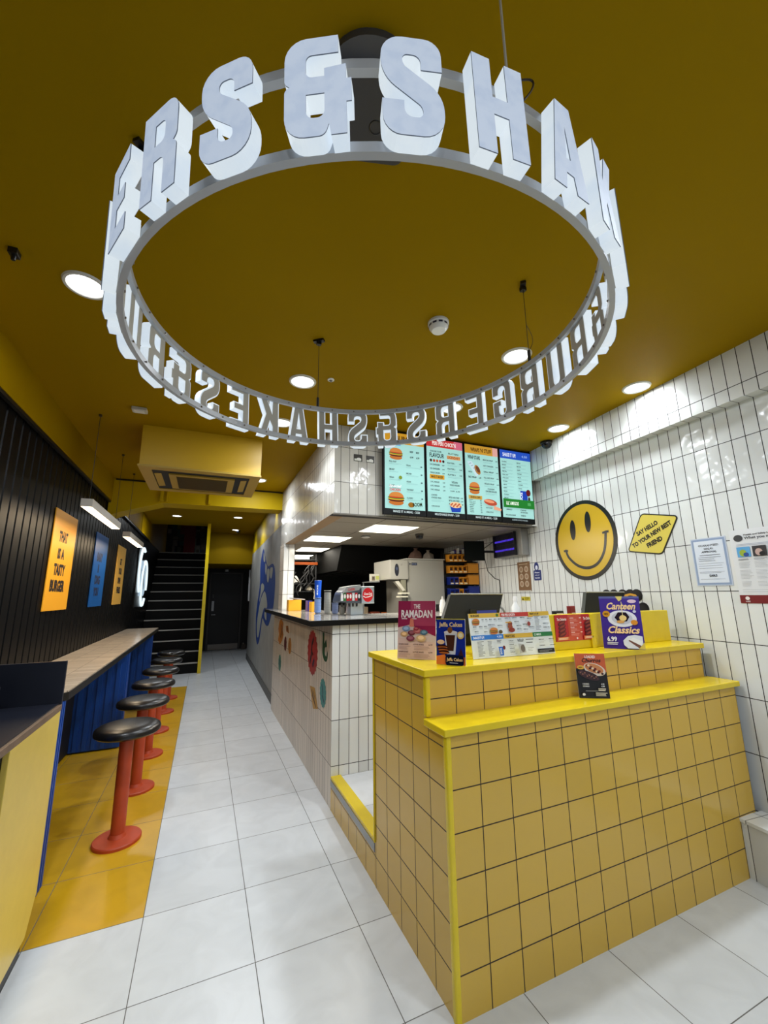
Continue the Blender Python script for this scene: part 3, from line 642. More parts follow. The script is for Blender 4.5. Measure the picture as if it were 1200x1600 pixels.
# stools
def stool(y, label):
    x = -.232; t = thing('bar_stool', label, 'bar stool', (x, y, 0), 'stools along the bar')
    OR = mat((180, 66, 28), .5, noise=.1, bscale=16)
    MB().lathe([(.132, 0), (.132, .014), (.127, .02), (.05, .026), (.041, .045)], (x, y, 0), OR, n=48).build('base', t, smooth=True)
    MB().lathe([(.0395, .03), (.0395, .612)], (x, y, 0), OR, n=32).build('column', t, smooth=True)
    MB().lathe([(.12, .605), (.172, .607), (.186, .618), (.188, .634), (.183, .648), (.165, .660), (.12, .667), (.0, .669)], (x, y, 0), mat((20, 19, 20), .3, bump=.15, bscale=6), n=56).build('seat_cushion', t, smooth=True)
    return t
s0 = stool(1.23, 'black-topped bar stool with orange post, nearest the viewer')
for k, (yy, lb) in enumerate(((1.97, 'second nearest orange-posted bar stool in the row'), (2.72, 'third orange-posted bar stool counting from the viewer'), (3.48, 'fourth bar stool from the viewer, third from the stairs'), (4.29, 'fifth bar stool from the viewer, next to last before the stairs'), (5.08, 'bar stool at the far end of the row, nearest the stairs'))):
    dup(s0, (0, yy-1.23, 0), lb)
# foreground unit bottom left
cu = thing('side_cabinet', 'yellow-fronted cabinet with dark top at the left edge, before the bar', 'cabinet', (-.7, -.2, 0))
NAV = mat((24, 27, 38), .35)
b = MB(); b.box(-.955, -.44, -1.4, .44, .1, .948, mat((16, 16, 18), .5)); b.build('body', cu)
MB().box(-.95, -.45, -1.4, .438, 0, .1, BLACK).build('plinth', cu)
b = MB(); b.prism([(-.105, .948), (.447, .948), (.447, .22), (.36, .105), (-.105, .105)], -.4395, -.42, lambda y, z, h: (h, y, z), mat((214, 186, 84), .35, noise=.04)); b.build('yellow_panel', cu, bevel=.002)
b = MB(); b.box(-.955, -.418, -1.4, .452, .949, .976, mat((118, 96, 76), .45, noise=.2)); b.build('worktop_edge', cu, bevel=.002)
b = MB(); b.box(-.955, -.43, -1.4, .44, .976, .982, NAV); b.build('worktop', cu)
b = MB(); b.box(-.955, -.419, .44, .455, .976, 1.17, NAV); b.build('end_screen', cu, bevel=.001)
b = MB(); b.box(-.955, -.60, .25, .262, .982, 1.10, NAV); b.box(-.602, -.596, .248, .264, .982, 1.102, mat((90, 92, 100), .3, .5)); b.box(-.955, -.6, .248, .264, 1.099, 1.103, mat((90, 92, 100), .3, .5)); b.build('divider_screen', cu)
# ================================================================ menu screens over the kitchen front
INK = (22, 34, 38); PALE = (176, 226, 214)
def menu_screen(i, label):
    x0 = 1.475+i*.4075; w = .402; z0, z1, yb = 2.112, 2.845, .985
    t = thing('menu_screen', label, 'screen', (x0+w/2, yb, z0), 'portrait menu screens over the kitchen')
    # slight forward lean
    V = Vector((0, -.02, 1)).normalized(); O = Vector((x0, yb, z0)); Nn = X.cross(V)
    MB().box(0, w, 0, z1-z0, -.035, 0, mat((5, 7, 9), .5, spec=.2), o=(O, X, V, Nn)).build('bezel', t, bevel=.002)
    MB().box(.1, .3, .2, .5, -.062, -.036, BLACK, o=(O, X, V, Nn)).build('wall_bracket', t)
    p = Print(O, X, V, em=.66, rough=.5); W_, H_ = w, z1-z0; p.rect(.011, .05, W_-.022, H_-.062, (166, 218, 212))
    T = H_-.012
    def words(x, y, ww, n, pitch, pr=True, seed=2, hh=.009):
        r = random.Random(seed)
        names = ['AMIGO', 'VEGAN', 'FULL OUT', 'TEXAN', 'MELTED', 'HAPPY', 'THE BEST', 'CLASSIC', 'SALSA', 'SMOKEY', 'DOUBLE']
        for k in range(n):
            s_ = r.choice(names); p.text(s_, x, y-k*pitch, min(ww*.6, .0085*len(s_)), hh, INK)
            if pr: p.rect(x+ww-.02, y-k*pitch, .016, hh*.8, (60, 90, 96))
            if pitch > .03: p.lines(x, y-k*pitch-.010, ww*.95, 2, .006, (112, 160, 160), .0012, seed=seed+k)
    if i == 0:
        p.rect(.011, T-.095, W_-.022, .095, (206, 150, 40)); p.rect(.011, T-.115, .15, .03, (110, 170, 235)); p.text('BURGERS', .12, T-.07, .2, .045, (60, 34, 10))
        p.burger(.115, T-.19, .13, .11)
        for x in (.25, .31): p.text('BEEF', x, T-.165, .032, .016, INK); p.text('6.99', x, T-.215, .032, .018, INK)
        words(.05, T-.27, .13, 4, .07, False, 1, .015); words(.21, T-.29, .16, 5, .072, True, 4, .013)
        p.ell(.152, T-.40, .016, .016, (120, 140, 40)); p.text('Special', .04, .225, .11, .03, (240, 240, 240), shear=.3); p.text('CHICKEN', .05, .2, .1, .022, (205, 50, 60)); p.burger(.11, .135, .15, .12)
        p.ell(.25, .09, .03, .022, (150, 100, 30)); p.text('BOOM', .265, .075, .09, .035, (28, 40, 20), rot=.08); p.text('MAKE IT A MEAL - 3.50', .08, .016, .25, .02, (190, 205, 205))
    elif i == 1:
        p.rect(.011, T-.075, W_-.022, .075, (196, 52, 52)); p.rect(.30, T-.075, W_-.311, .075, (214, 106, 132)); p.text("PERI PERI CHICK'N", .07, T-.058, .25, .04, (250, 236, 232))
        p.text('CHOOSE YOUR', .045, T-.125, .12, .016, INK); p.text('FLAVOUR', .04, T-.175, .15, .042, INK)
        p.rect(.22, T-.175, .145, .035, (222, 168, 110)); p.text('LEGENDARY', .225, T-.17, .135, .025, (150, 60, 30)); p.text('PLATTERS', .235, T-.13, .11, .016, (70, 90, 70))
        for k, c in enumerate(((60, 50, 30), (170, 60, 30), (190, 80, 30), (200, 50, 30), (60, 20, 20))): p.ell(.052+k*.032, T-.205, .012, .013, c)
        for k, s_ in enumerate(('1/4 CHICKEN', '1/2 CHICKEN', 'WHOLE CHICKEN')): p.text(s_, .04, T-.25-k*.038, .10, .015, INK); p.text('4.99', .165, T-.25-k*.038, .024, .013, INK)
        p.rect(.035, T-.375, .15, .04, (206, 150, 40)); p.text('MAKE IT BIGGER', .05, T-.366, .12, .022, INK)
        for k, s_ in enumerate(('3 PC WINGS', '6 PC WINGS', '9 PC WINGS')): p.text(s_, .04, T-.41-k*.036, .09, .014, INK); p.text('3.99', .165, T-.41-k*.036, .024, .012, INK)
        for k in range(3): p.text('PLATTER %d' % (k+1), .22, T-.22-k*.055, .08, .014, INK); p.text('9.99', .345, T-.22-k*.055, .026, .013, INK); p.lines(.22, T-.235-k*.055, .14, 2, .007, (112, 160, 160))
        p.text('VEGAN', .255, T-.40, .065, .018, INK); p.text('WINGS AVAILABLE', .235, T-.425, .105, .015, INK); p.lines(.23, T-.445, .12, 2, .008, (112, 160, 160)); p.text('3.99  6.99', .24, T-.48, .1, .012, INK)
        for k in range(3): p.text('BITES AND FRIES', .22, T-.54-k*.03, .11, .015, INK); p.text('5.49', .345, T-.54-k*.03, .024, .013, INK)
        p.text('LOADED', .04, T-.53, .06, .013, INK); p.text('LOADED FRIES', .04, T-.555, .1, .013, INK); p.lines(.04, T-.575, .13, 2, .008, (112, 160, 160)); p.text('CORN ON COB', .04, T-.63, .08, .013, INK)
        p.poly([(.225, .12), (.35, .12), (.335, .06), (.245, .055)], (30, 66, 170)); p.ell(.288, .122, .064, .028, (232, 196, 150))
        for k in range(9): p.ell(.24+.012*k, .12+.012*math.sin(k*2.1), .009, .008, (190, 90, 60))
        p.text('MILKSHAKE SWAP - 2.50', .07, .016, .25, .02, (190, 205, 205))
    elif i == 2:
        p.rect(.011, T-.085, W_-.022, .085, (204, 152, 52)); p.rect(.33, T-.085, W_-.341, .085, (226, 168, 160)); p.text("WRAPS 'N' STUFF", .075, T-.065, .24, .042, (70, 40, 12))
        p.text('WRAP STARS', .04, T-.14, .14, .036, INK); p.poly([(.03, T-.17), (.08, T-.16), (.17, T-.27), (.13, T-.31)], (196, 222, 230)); p.ell(.145, T-.24, .028, .05, (170, 120, 60), rot=.5); p.ell(.15, T-.235, .018, .035, (110, 60, 30), rot=.5)
        for k in range(4): p.line([(.05+k*.022, T-.19-k*.02), (.075+k*.022, T-.18-k*.02)], .004, (90, 120, 130))
        p.text('WITH', .04, T-.275, .04, .016, INK); p.text('BIG WRAP', .04, T-.325, .09, .018, INK); p.text('6.99', .155, T-.325, .026, .015, INK)
        p.burger(.10, T-.42, .12, .12); p.rect(.03, T-.525, .15, .035, (196, 160, 70)); p.text('SIDES & DIPS', .05, T-.517, .11, .02, (60, 30, 10)); words(.035, .165+.02, .14, 8, .0165, True, 7, .008)
        for k, s_ in enumerate(('MEXICAN WRAP', 'HOT CHICKEN', 'GRILL WRAP', 'FULL CHICK WRAP', 'VEGAN WRAP')): p.text(s_, .205, T-.145-k*.058, .115, .015, INK); p.text('6.99', .35, T-.145-k*.058, .024, .013, INK); p.lines(.205, T-.16-k*.058, .15, 2, .007, (112, 160, 160), seed=k)
        p.text('CLASSIC', .24, T-.425, .08, .014, INK); p.text('CHICKEN BURGER', .215, T-.45, .13, .016, INK); p.lines(.215, T-.465, .14, 2, .008, (112, 160, 160))
        p.ell(.265, .155+.02, .075, .03, (178, 74, 50), rot=-.12); p.ell(.25, .185, .06, .014, (226, 150, 110), rot=-.12); p.poly([(.3, .15), (.39, .12), (.38, .10), (.3, .11)], (222, 160, 130)); p.text('HOT DOG', .21, .115, .07, .014, INK); p.text('CHILLI DOG', .21, .075, .08, .014, INK)
        p.text('MAKE IT A MEAL - 3.50', .09, .016, .24, .02, (190, 205, 205))
    else:
        p.rect(.011, T-.085, W_-.022, .085, (40, 84, 196)); p.text('SHAKE IT UP!', .045, T-.065, .16, .04, (236, 242, 255)); p.text('4.50', .28, T-.055, .07, .025, (150, 180, 240))
        words(.03, T-.125, .16, 12, .033, False, 9, .011); words(.205, T-.125, .16, 8, .037, False, 5, .011)
        p.poly([(.225, .32), (.315, .32), (.31, .20), (.235, .20)], (28, 62, 170)); p.ell(.325, .305, .028, .034, (96, 22, 26)); p.text('SOS', .25, .215, .09, .035, (226, 236, 250), rot=PI/2*.98); p.ell(.33, .235, .014, .03, (60, 36, 26))
        p.rect(.011, .145, W_-.022, .085, (34, 122, 44)); p.text("LIL' AMIGOS", .045, .17, .15, .036, (230, 244, 226)); p.rect(.305, .175, .04, .03, (80, 160, 90))
        p.text('AMIGO', .04, .118, .07, .014, INK); p.text('CHOICE', .21, .118, .07, .014, INK); p.text('OF BURGER', .21, .098, .09, .013, INK); p.text('INCLUDES DRINK', .03, .065, .12, .014, INK); p.text('VEG', .21, .065, .06, .014, INK)
        p.text('ALLERGEN ADVICE AVAILABLE', .1, .02, .19, .014, (150, 165, 168))
    p.done(t, 'display')
menu_screen(0, 'leftmost menu screen with two burger pictures and an amber header'); menu_screen(1, 'menu screen with red chicken header and blue snack box, second from the left')
menu_screen(2, 'menu screen with wraps header, a wrap and a hot dog, second from the right'); menu_screen(3, 'rightmost menu screen with blue header and green band')
# two small stickers on the fascia
for x, lb in ((1.235, 'small dark and white sticker on the fascia tiles, left of two'), (1.345, 'small dark and white sticker on the fascia tiles, right of two')):
    o = Print((x, 1.048, 2.56), X, Z); o.rect(0, 0, .075, .06, (44, 40, 30)); o.rect(.005, .004, .06, .018, (220, 222, 210)); o.ell(.045, .02, .02, .012, (236, 236, 230)); tag(o.build('wall_sticker', fix=False), lb, 'sticker')

# ================================================================ the right wall
def cr_open(pts, n=6):
    out = []; P = [pts[0]] + list(pts) + [pts[-1]]
    for i in range(1, len(P)-2):
        p0, p1, p2, p3 = [Vector(P[i+k-1]) for k in range(4)]
        for k in range(n):
            t = k/n; out.append(tuple(.5*((2*p1)+(-p0+p2)*t+(2*p0-5*p1+4*p2-p3)*t*t+(-p0+3*p1-3*p2+p3)*t**3)))
    return out + [tuple(pts[-1])]
def wprint(u, z, lift=.004, rot=0, **k):
    c, s_ = math.cos(rot), math.sin(rot); return Print(wallp(u, z), WU*c + Z*s_, Z*c - WU*s_, lift=lift, **k)
def wall_flat(name, label, cat, poly, c, rim=None, depth=.003, rimw=.0):
    t = thing(name, label, cat, tuple(wallp(sum(p[0] for p in poly)/len(poly), min(p[1] for p in poly))))
    MB().prism(poly, .0008, depth, lambda x, y, h: wallp(x, y, h), mat(rim or c, .35)).build('backing', t); return t
cx, cz, R0 = -1.045, 1.897, .342
sm = wall_flat('smiley_sign', 'big round yellow smiling face with thick black rim on the white tiles', 'sign', [(cx+R0*math.cos(2*PI*k/64), cz+R0*1.0*math.sin(2*PI*k/64)) for k in range(64)], None, (14, 14, 14))
p = wprint(cx, cz, .0035, rough=.3); p.ell(0, 0, .305, .31, (206, 168, 24), n=64); p.ell(-.11, .101, .033, .09, (12, 12, 14), n=28, rot=-.03); p.ell(.067, .146, .033, .09, (12, 12, 14), n=28, rot=-.03)
p.line(cr_open([(-.215, -.076), (-.185, -.14), (-.09, -.215), (.025, -.240), (.13, -.205), (.205, -.11), (.238, .03)]), .024, (12, 12, 14)); p.line([(-.242, -.076), (-.215, -.07), (-.19, -.078)], .018, (12, 12, 14)); p.line([(.205, .03), (.238, .036), (.268, .035)], .018, (12, 12, 14)); p.done(sm, 'face')
quad = rpoly([(-.632, 1.752, .03), (-.358, 1.705, .03), (-.205, 1.956, .03), (-.478, 2.022, .03)], 6)
dm = wall_flat('slogan_sign', 'yellow lozenge sign reading SAY HELLO TO YOUR NEW BEST FRIEND', 'sign', quad, None, (20, 18, 14))
p = Print(wallp(0, 0), WU, Z, lift=.0035, rough=.3); p.poly(inset(quad, .009), (214, 196, 84)); a_ = .36
p.text('SAY HELLO', -.528, 1.856, .185, .034, (20, 18, 16), rot=a_, wt=.055); p.text('TO YOUR NEW BEST', -.573, 1.772, .342, .034, (20, 18, 16), rot=a_+.04, wt=.055); p.text('FRIEND', -.457, 1.762, .128, .034, (20, 18, 16), rot=a_, wt=.055); p.done(dm)
hl = wall_flat('certificate', 'blue-bordered halal approval certificate taped to the white tiles', 'certificate', [(-.158, 1.783), (.05, 1.783), (.05, 1.487), (-.158, 1.487)], (196, 206, 222), depth=.002)
p = wprint(-.158, 1.487, .0024); p.rect(0, 0, .208, .296, (188, 198, 214)); p.rect(.006, .006, .196, .284, (140, 158, 188)); p.rect(.018, .018, .172, .26, (214, 222, 234))
for k, (s_, w) in enumerate((('GUARANTEED', .12), ('HALAL', .055), ('APPROVAL', .09))): p.text(s_, .104-w/2, .243-k*.02, w, .012, (30, 32, 40))
p.lines(.045, .187, .12, 1, .01, (80, 84, 92), .003, 0); p.lines(.035, .174, .14, 3, .011, (110, 116, 126), .002, .4); p.lines(.03, .136, .15, 3, .014, (140, 146, 156), .0014, .1); p.text('DIRS', .085, .055, .045, .014, (44, 46, 52)); p.lines(.03, .085, .15, 2, .007, (120, 126, 136), .0014, .2); p.lines(.03, .04, .15, 1, .007, (120, 126, 136), .0014); p.done(hl)
hs = wall_flat('safety_poster', 'white health and safety law poster with photos and a dark red foot strip', 'poster', [(.072, 1.806), (.44, 1.806), (.44, 1.385), (.072, 1.385)], (222, 224, 226), depth=.002)
p = wprint(.072, 1.385, .0024); p.rect(0, 0, .368, .421, (218, 220, 222)); p.rect(0, 0, .368, .046, (112, 22, 30)); p.ell(.038, .028, .011, .010, (226, 220, 220)); p.text('HSE', .028, .006, .022, .008, (220, 210, 210)); p.text('HSE', .3, .014, .04, .016, (230, 225, 225))
p.ell(.045, .372, .024, .02, (60, 60, 62)); p.text('Health and Safety Law', .075, .381, .14, .012, (70, 70, 74)); p.text('What you need to know', .075, .358, .25, .020, (90, 92, 98)); p.lines(.03, .335, .31, 2, .007, (150, 158, 180), .0016, .1)
for k, cc in enumerate(((90, 160, 210), (50, 46, 48), (80, 110, 60), (120, 130, 150))):
    x = .028+k*.08; p.rect(x, .262, .068, .058, cc); p.ell(x+.03, .285, .018, .02, ((150, 170, 50), (190, 160, 150), (40, 60, 110), (180, 150, 130))[k]); p.ell(x+.045, .275, .014, .012, ((40, 70, 140), (20, 18, 20), (30, 50, 30), (60, 60, 80))[k])
    p.lines(x, .25, .068, 2, .006, (90, 92, 98), .002, .3, k); p.lines(x, .232, .064, 5, .0075, (150, 152, 158), .0014, .35, k+3); p.lines(x, .185, .064, 7, .0075, (160, 162, 168), .0014, .35, k+9); p.lines(x, .12, .064, 4, .0075, (150, 152, 158), .0014, .4, k+5)
p.lines(.028, .075, .31, 2, .012, (165, 168, 172), .0018, .1); p.done(hs)
bb = wall_flat('photo_poster', 'small brown poster with six round pictures on the tiles behind the tills', 'poster', [(-1.99, 1.772), (-1.785, 1.772), (-1.785, 1.47), (-1.99, 1.47)], (124, 92, 62))
p = wprint(-1.99, 1.47, .0034); p.rect(.004, .012, .197, .286, (120, 88, 58)); p.lines(.03, .275, .14, 1, .01, (200, 180, 150), .006, 0)
for k in range(6): p.ell(.06+.085*(k % 2), .225-.075*(k//2), .032, .032, (176, 158, 136)); p.ell(.06+.085*(k % 2), .225-.075*(k//2), .020, .018, (150, 120, 96))
p.rect(0, 0, .205, .01, (190, 186, 176)); p.done(bb)
hw = wall_flat('hand_wash_sign', 'small blue hygiene sign with white lettering on the tiles', 'sign', rpoly([(-1.735, 1.675, .01), (-1.625, 1.675, .01), (-1.625, 1.575, .01), (-1.735, 1.575, .01)]), (22, 40, 110))
p = wprint(-1.735, 1.575, .0034); p.ell(.05, .135, .034, .044, (22, 40, 110)); p.ell(.052, .125, .018, .022, (214, 220, 234))
for k, s_ in enumerate(('Please', 'wash your', 'hands')): p.text(s_, .02, .07-k*.026, .07, .013, (224, 228, 240))
p.done(hw)
ws = wall_flat('warning_label', 'tiny yellow and black warning label below the brown poster', 'label', [(-1.962, 1.415), (-1.822, 1.415), (-1.822, 1.376), (-1.962, 1.376)], (196, 182, 50)); p = wprint(-1.962, 1.376, .0034); p.poly([(.01, .006), (.04, .006), (.025, .032)], (30, 28, 20)); p.text('CAUTION', .055, .02, .07, .011, (30, 30, 20)); p.lines(.055, .012, .07, 2, .005, (50, 50, 30), .002); p.done(ws)
# word sticker behind the till
ww = thing('word_sign', 'black-rimmed cut-out sign in bubble letters on the wall behind the purple poster', 'sign', tuple(wallp(-.9, 1.3)))
P_ = []
def bump(u0, z0, r, n=14): return [(u0+r*math.cos(2*PI*k/n), z0+r*math.sin(2*PI*k/n)) for k in range(n)]
b = MB()
for k, (u, z) in enumerate(((-.93, 1.41), (-.87, 1.43), (-.80, 1.43), (-.72, 1.43), (-.655, 1.43), (-.60, 1.43), (-.86, 1.38), (-.72, 1.38), (-.66, 1.37), (-.56, 1.335), (-.62, 1.33))): b.prism(bump(u, z, .045), .001+k*.0001, .004+k*.0001, lambda x, y, h: wallp(x, y, h), mat((14, 14, 14), .4))
b.build('rim', ww); p = Print(wallp(0, 0), WU, Z, lift=.0062); p.text('BESO', -.93, 1.385, .34, .06, (206, 150, 40), wt=.06); p.done(ww)
# fly killer and wall monitor
fk_ = thing('fly_killer', 'wall-mounted fly killer with two violet tubes beneath the menu screens', 'insect trap', tuple(wallp(-2.03, 1.83)))
b = MB(); b.box(-2.26, -1.78, .002, .10, 1.835, 2.125, mat((168, 168, 166), .3, .6), o=None) if False else b.box(-2.26, -1.77, .002, .09, 1.835, 2.115, mat((158, 158, 156), .35, .6), o=O4); b.build('housing', fk_, bevel=.004)
MB().box(-2.235, -1.86, .09, .094, 1.845, 2.085, mat((16, 12, 40), .4), o=O4).build('inner_plate', fk_)
b = MB(); 
for z in (1.91, 2.01): b.tube([wallp(-2.22, z, .104), wallp(-1.875, z, .104)], .010, mat((84, 60, 230), .3, em=.7))
b.build('violet_tube', fk_, smooth=True)
b = MB()
for k in range(16): u = -2.235+k*.025; b.box(u, u+.003, .118, .121, 1.845, 2.085, mat((30, 30, 34), .4), o=O4)
for z in (1.845, 1.96, 2.082): b.box(-2.235, -1.86, .1185, .122, z, z+.003, mat((30, 30, 34), .4), o=O4)
b.box(-2.24, -2.235, .09, .122, 1.84, 2.09, mat((30, 30, 34), .4), o=O4); b.box(-1.86, -1.855, .09, .122, 1.84, 2.09, mat((30, 30, 34), .4), o=O4); b.build('front_grid', fk_)
mo = thing('order_monitor', 'small black monitor on a wall bracket above the parts bins', 'monitor', (3.0, 1.95, 1.84))
MO, MU, MV = Vector((2.885, 1.90, 1.825)), Vector((.93, -.36, 0)).normalized(), Z; MN = MU.cross(MV)
MB().box(0, .235, 0, .225, -.03, 0, mat((8, 9, 9), .6, spec=.1), o=(MO, MU, MV, MN)).build('casing', mo, bevel=.004); MB().box(.012, .223, .012, .213, .0003, .002, mat((12, 16, 14), .5, spec=.1), o=(MO, MU, MV, MN)).build('screen', mo)
mb_ = MO+MU*.22+MN*-.02+Z*.1; b = MB(); b.tube([tuple(mb_), (3.12, 1.86, 1.93), tuple(wallp(-2.42, 1.93, .003))], .014, BLACK); b.build('arm', mo); b = MB(); b.tube([(3.1, 1.86, 1.95), (3.13, 1.7, 2.02), tuple(wallp(-2.34, 2.09, .006))], .005, BLACK, n=6); b.tube([(3.12, 1.86, 1.9), (3.12, 1.8, 1.7), tuple(wallp(-2.42, 1.62, .008)), tuple(wallp(-2.33, 1.6, .008)), tuple(wallp(-2.33, 1.45, .008))], .005, BLACK, n=6); b.build('cable', mo)

# ================================================================ cards on the yellow ledges
def card(name, label, cat, A, B, h, z, c, lean=.12, thick=.004, foot=True):
    """upright card whose lower edge runs A -> B on the surface z, leaning back a little"""
    A, B = Vector((*A, z+.0008)), Vector((*B, z+.0008)); U = (B-A).normalized(); w = (B-A).length
    back = Vector((-U.y, U.x, 0)); V = (Z + back*lean).normalized(); Nn = U.cross(V)
    t = thing(name, label, cat, tuple((A+B)/2))
    MB().box(0, w, 0, h, -thick, 0, mat((225, 228, 230), .2), o=(A, U, V, Nn)).build('holder', t)
    if foot:
        q = [tuple(A+U*x+V*(.0)+back*(.004)) for x in (.1*w, .9*w)]
        MB().box(.1*w, .9*w, .003, .005, -.075, -thick, mat((225, 228, 230), .2), o=(A, U, V, (Nn + V*(.02)).normalized())).build('foot', t) if False else MB().box(.3*w, .7*w, 0, .003, .001, .06+lean*h*.4, mat((225, 228, 230), .2), o=(A, U, Z, back)).build('foot', t)
    return t, Print(A, U, V, rough=.22), w, h
t, p, w, h = card('menu_card', 'pink upright card headed THE RAMADAN at the left end of the upper ledge', 'card', (1.076, -.08), (1.216, -.222), .284, 1.1435, None)
p.rect(0, 0, w, h, (222, 188, 178)); p.poly([(0, .15), (.065, .165), (w, .11), (w, h), (0, h)], (146, 38, 74)); p.rect(.068, .16, w-.068, h-.16, (168, 62, 92)); p.poly([(0, .14), (.065, .16), (w, .105), (w, .08), (0, .1)], (216, 190, 182))
p.text('THE', .085, .245, .034, .022, (240, 222, 222)); p.text('RAMADAN', .018, .2, .165, .038, (244, 230, 230)); p.rect(.02, .192, .03, .005, (236, 214, 214)); p.rect(.075, .192, .025, .005, (236, 214, 214)); p.poly([(.062, .155), (.088, .155), (.083, .195), (.067, .195)], (214, 120, 100))
for k, (x, y, r, c) in enumerate(((.045, .145, .022, (120, 140, 170)), (.035, .118, .020, (206, 160, 110)), (.075, .125, .020, (110, 50, 60)), (.105, .135, .022, (170, 90, 90)), (.14, .128, .02, (80, 110, 130)), (.07, .098, .022, (128, 62, 80)), (.125, .10, .026, (214, 176, 130)), (.1, .145, .014, (150, 50, 60)))):
    p.ell(x, y, r, r*.62, c); p.ell(x, y+.002, r*.6, r*.36, tuple(min(255, v+40) for v in c))
for y in (.066, .030):
    p.text('KUNAFA SHAKE', .01, y, .05, .007, (70, 36, 40)); p.text('LOTUS SHAKE', .085, y, .055, .007, (70, 36, 40)); p.text('6.99', .165, y, .02, .007, (70, 36, 40)); p.lines(.01, y-.008, .065, 3, .006, (150, 110, 108), .0014, .4); p.lines(.09, y-.008, .085, 3, .006, (150, 110, 108), .0014, .4, seed=4)
p.done(t)
t, p, w, h = card('menu_card', 'small deep blue card showing a chocolate shake, beside the pink card', 'card', (1.163, -.318), (1.252, -.422), .203, 1.1435, None, foot=True)
p.rect(0, 0, w, h, (24, 44, 140)); p.rect(0, h-.004, w, .004, (196, 180, 60)); p.text('Jaffa Cakes', .012, h-.042, .112, .026, (240, 206, 150), rot=.0); p.rect(0, 0, w, .036, (216, 112, 50)); p.poly([(0, 0), (.06, 0), (.04, .045), (0, .036)], (226, 120, 50))
p.poly([(.05, .045), (.09, .045), (.1, .142), (.038, .142)], (206, 206, 214)); p.poly([(.054, .06), (.082, .06), (.09, .13), (.044, .13)], (70, 38, 26)); p.ell(.069, .142, .032, .008, (226, 216, 210)); p.ell(.066, .152, .012, .014, (130, 80, 40)); p.ell(.116, .13, .016, .017, (228, 190, 110)); p.ell(.116, .13, .010, .010, (240, 226, 190))
p.ell(.022, .098, .018, .010, (228, 190, 150)); 
for k in range(3): p.ell(.03+k*.004, .078-k*.012, .026, .008, (52, 24, 18)); p.ell(.03+k*.004, .075-k*.012, .024, .004, (170, 90, 40))
p.poly([(.105, .04), (.13, .04), (.117, .075)], (60, 30, 40)); p.poly(rpoly([(.045, -.001, .01), (.13, -.001, .01), (.13, .042, .01), (.045, .042, .01)]), (14, 20, 46)); p.text('Jaffa Cakes', .05, .013, .075, .018, (236, 196, 130)); p.lines(.065, .008, .04, 1, .004, (220, 220, 230), .002); p.done(t)
t, p, w, h = card('menu_board', 'wide white menu board with coloured headers standing on the upper ledge', 'menu', (1.39, -.288), (1.90, -.308), .217, 1.1435, None, lean=.13, foot=False)
p.rect(0, 0, w, h, (226, 232, 236)); a, bq = w*.375, w*.73
p.rect(0, h-.022, a, .022, (214, 174, 62)); p.text('BURGERS', .012, h-.017, .05, .011, (40, 30, 20)); p.ell(a-.02, h-.011, .008, .008, (70, 110, 40)); p.rect(a, h-.022, bq-a, .022, (190, 52, 44)); p.text("PERI PERI CHICK'N", a+.008, h-.018, .085, .013, (244, 234, 230)); p.rect(bq, h-.022, w-bq, .022, (214, 174, 62)); p.text("WRAPS 'N' STUFF", bq+.008, h-.017, .06, .011, (40, 30, 20))
p.rect(0, .088, a, .022, (48, 120, 206)); p.text('SHAKE IT UP!', .01, .092, .065, .013, (240, 246, 255)); p.text('4.50', a-.04, .094, .03, .010, (220, 232, 250)); p.rect(a, .088, w*.74-a, .022, (214, 174, 62)); p.text('WRAP STARS', a+.01, .092, .06, .013, (60, 30, 20)); p.rect(w*.74, .088, w*.26, .022, (36, 118, 62)); p.text("LIL' AMIGOS", w*.74+.01, .093, .045, .012, (230, 244, 230))
p.rect(w*.775, .006, w*.215, .020, (18, 18, 20)); p.lines(w*.79, .017, .09, 2, .006, (170, 170, 170), .0016)
p.burger(.035, .175, .045, .035); p.burger(.135, .128, .05, .035); p.ell(.175, .122, .012, .009, (90, 70, 30)); p.ell(.24, .16, .014, .012, (130, 50, 30)); p.ell(.238, .145, .015, .012, (150, 70, 40)); p.ell(.245, .128, .02, .012, (140, 46, 30)); p.ell(.36, .155, .01, .012, (150, 60, 50))
for k, (x, y, ww_) in enumerate(((.068, .182, .012), (.09, .182, .012), (.112, .182, .018), (.14, .182, .018), (.165, .182, .022), (.01, .148, .02), (.045, .148, .022), (.075, .148, .018), (.1, .155, .04), (.015, .125, .022), (.07, .122, .02), (.155, .15, .03), (.205, .185, .04), (.25, .185, .03), (.3, .185, .03), (.345, .18, .03), (.26, .165, .03), (.27, .145, .03), (.27, .128, .03), (.31, .15, .03), (.31, .125, .03), (.345, .135, .035), (.435, .182, .045), (.44, .15, .04), (.44, .13, .045))):
    p.text('MENU', x, y, ww_, .006, (40, 60, 70)); p.lines(x, y-.004, ww_*1.3, 2, .0045, (150, 165, 172), .0012, .4, k)
p.rect(.2, .163, .035, .006, (200, 150, 60)); p.rect(.345, .188, .035, .006, (206, 150, 50)); p.lines(.388, .19, .036, 12, .0062, (60, 66, 70), .0022, .4); p.lines(.015, .078, .04, 12, .006, (50, 54, 60), .0022, .45); p.lines(.075, .078, .035, 12, .006, (50, 54, 60), .0022, .45, 5); p.lines(.13, .08, .03, 3, .006, (50, 54, 60), .0022, .3)
p.poly([(.135, .05), (.165, .05), (.162, .008), (.14, .008)], (40, 100, 200)); p.text('SOS', .153, .014, .03, .010, (230, 240, 250), rot=PI/2); p.ell(.168, .045, .008, .01, (110, 40, 36))
for k in range(4): p.text('WRAP', .2, .072-k*.018, .03, .006, (40, 44, 50)); p.lines(.2, .068-k*.018, .045, 2, .004, (150, 150, 150), .001, .3, k)
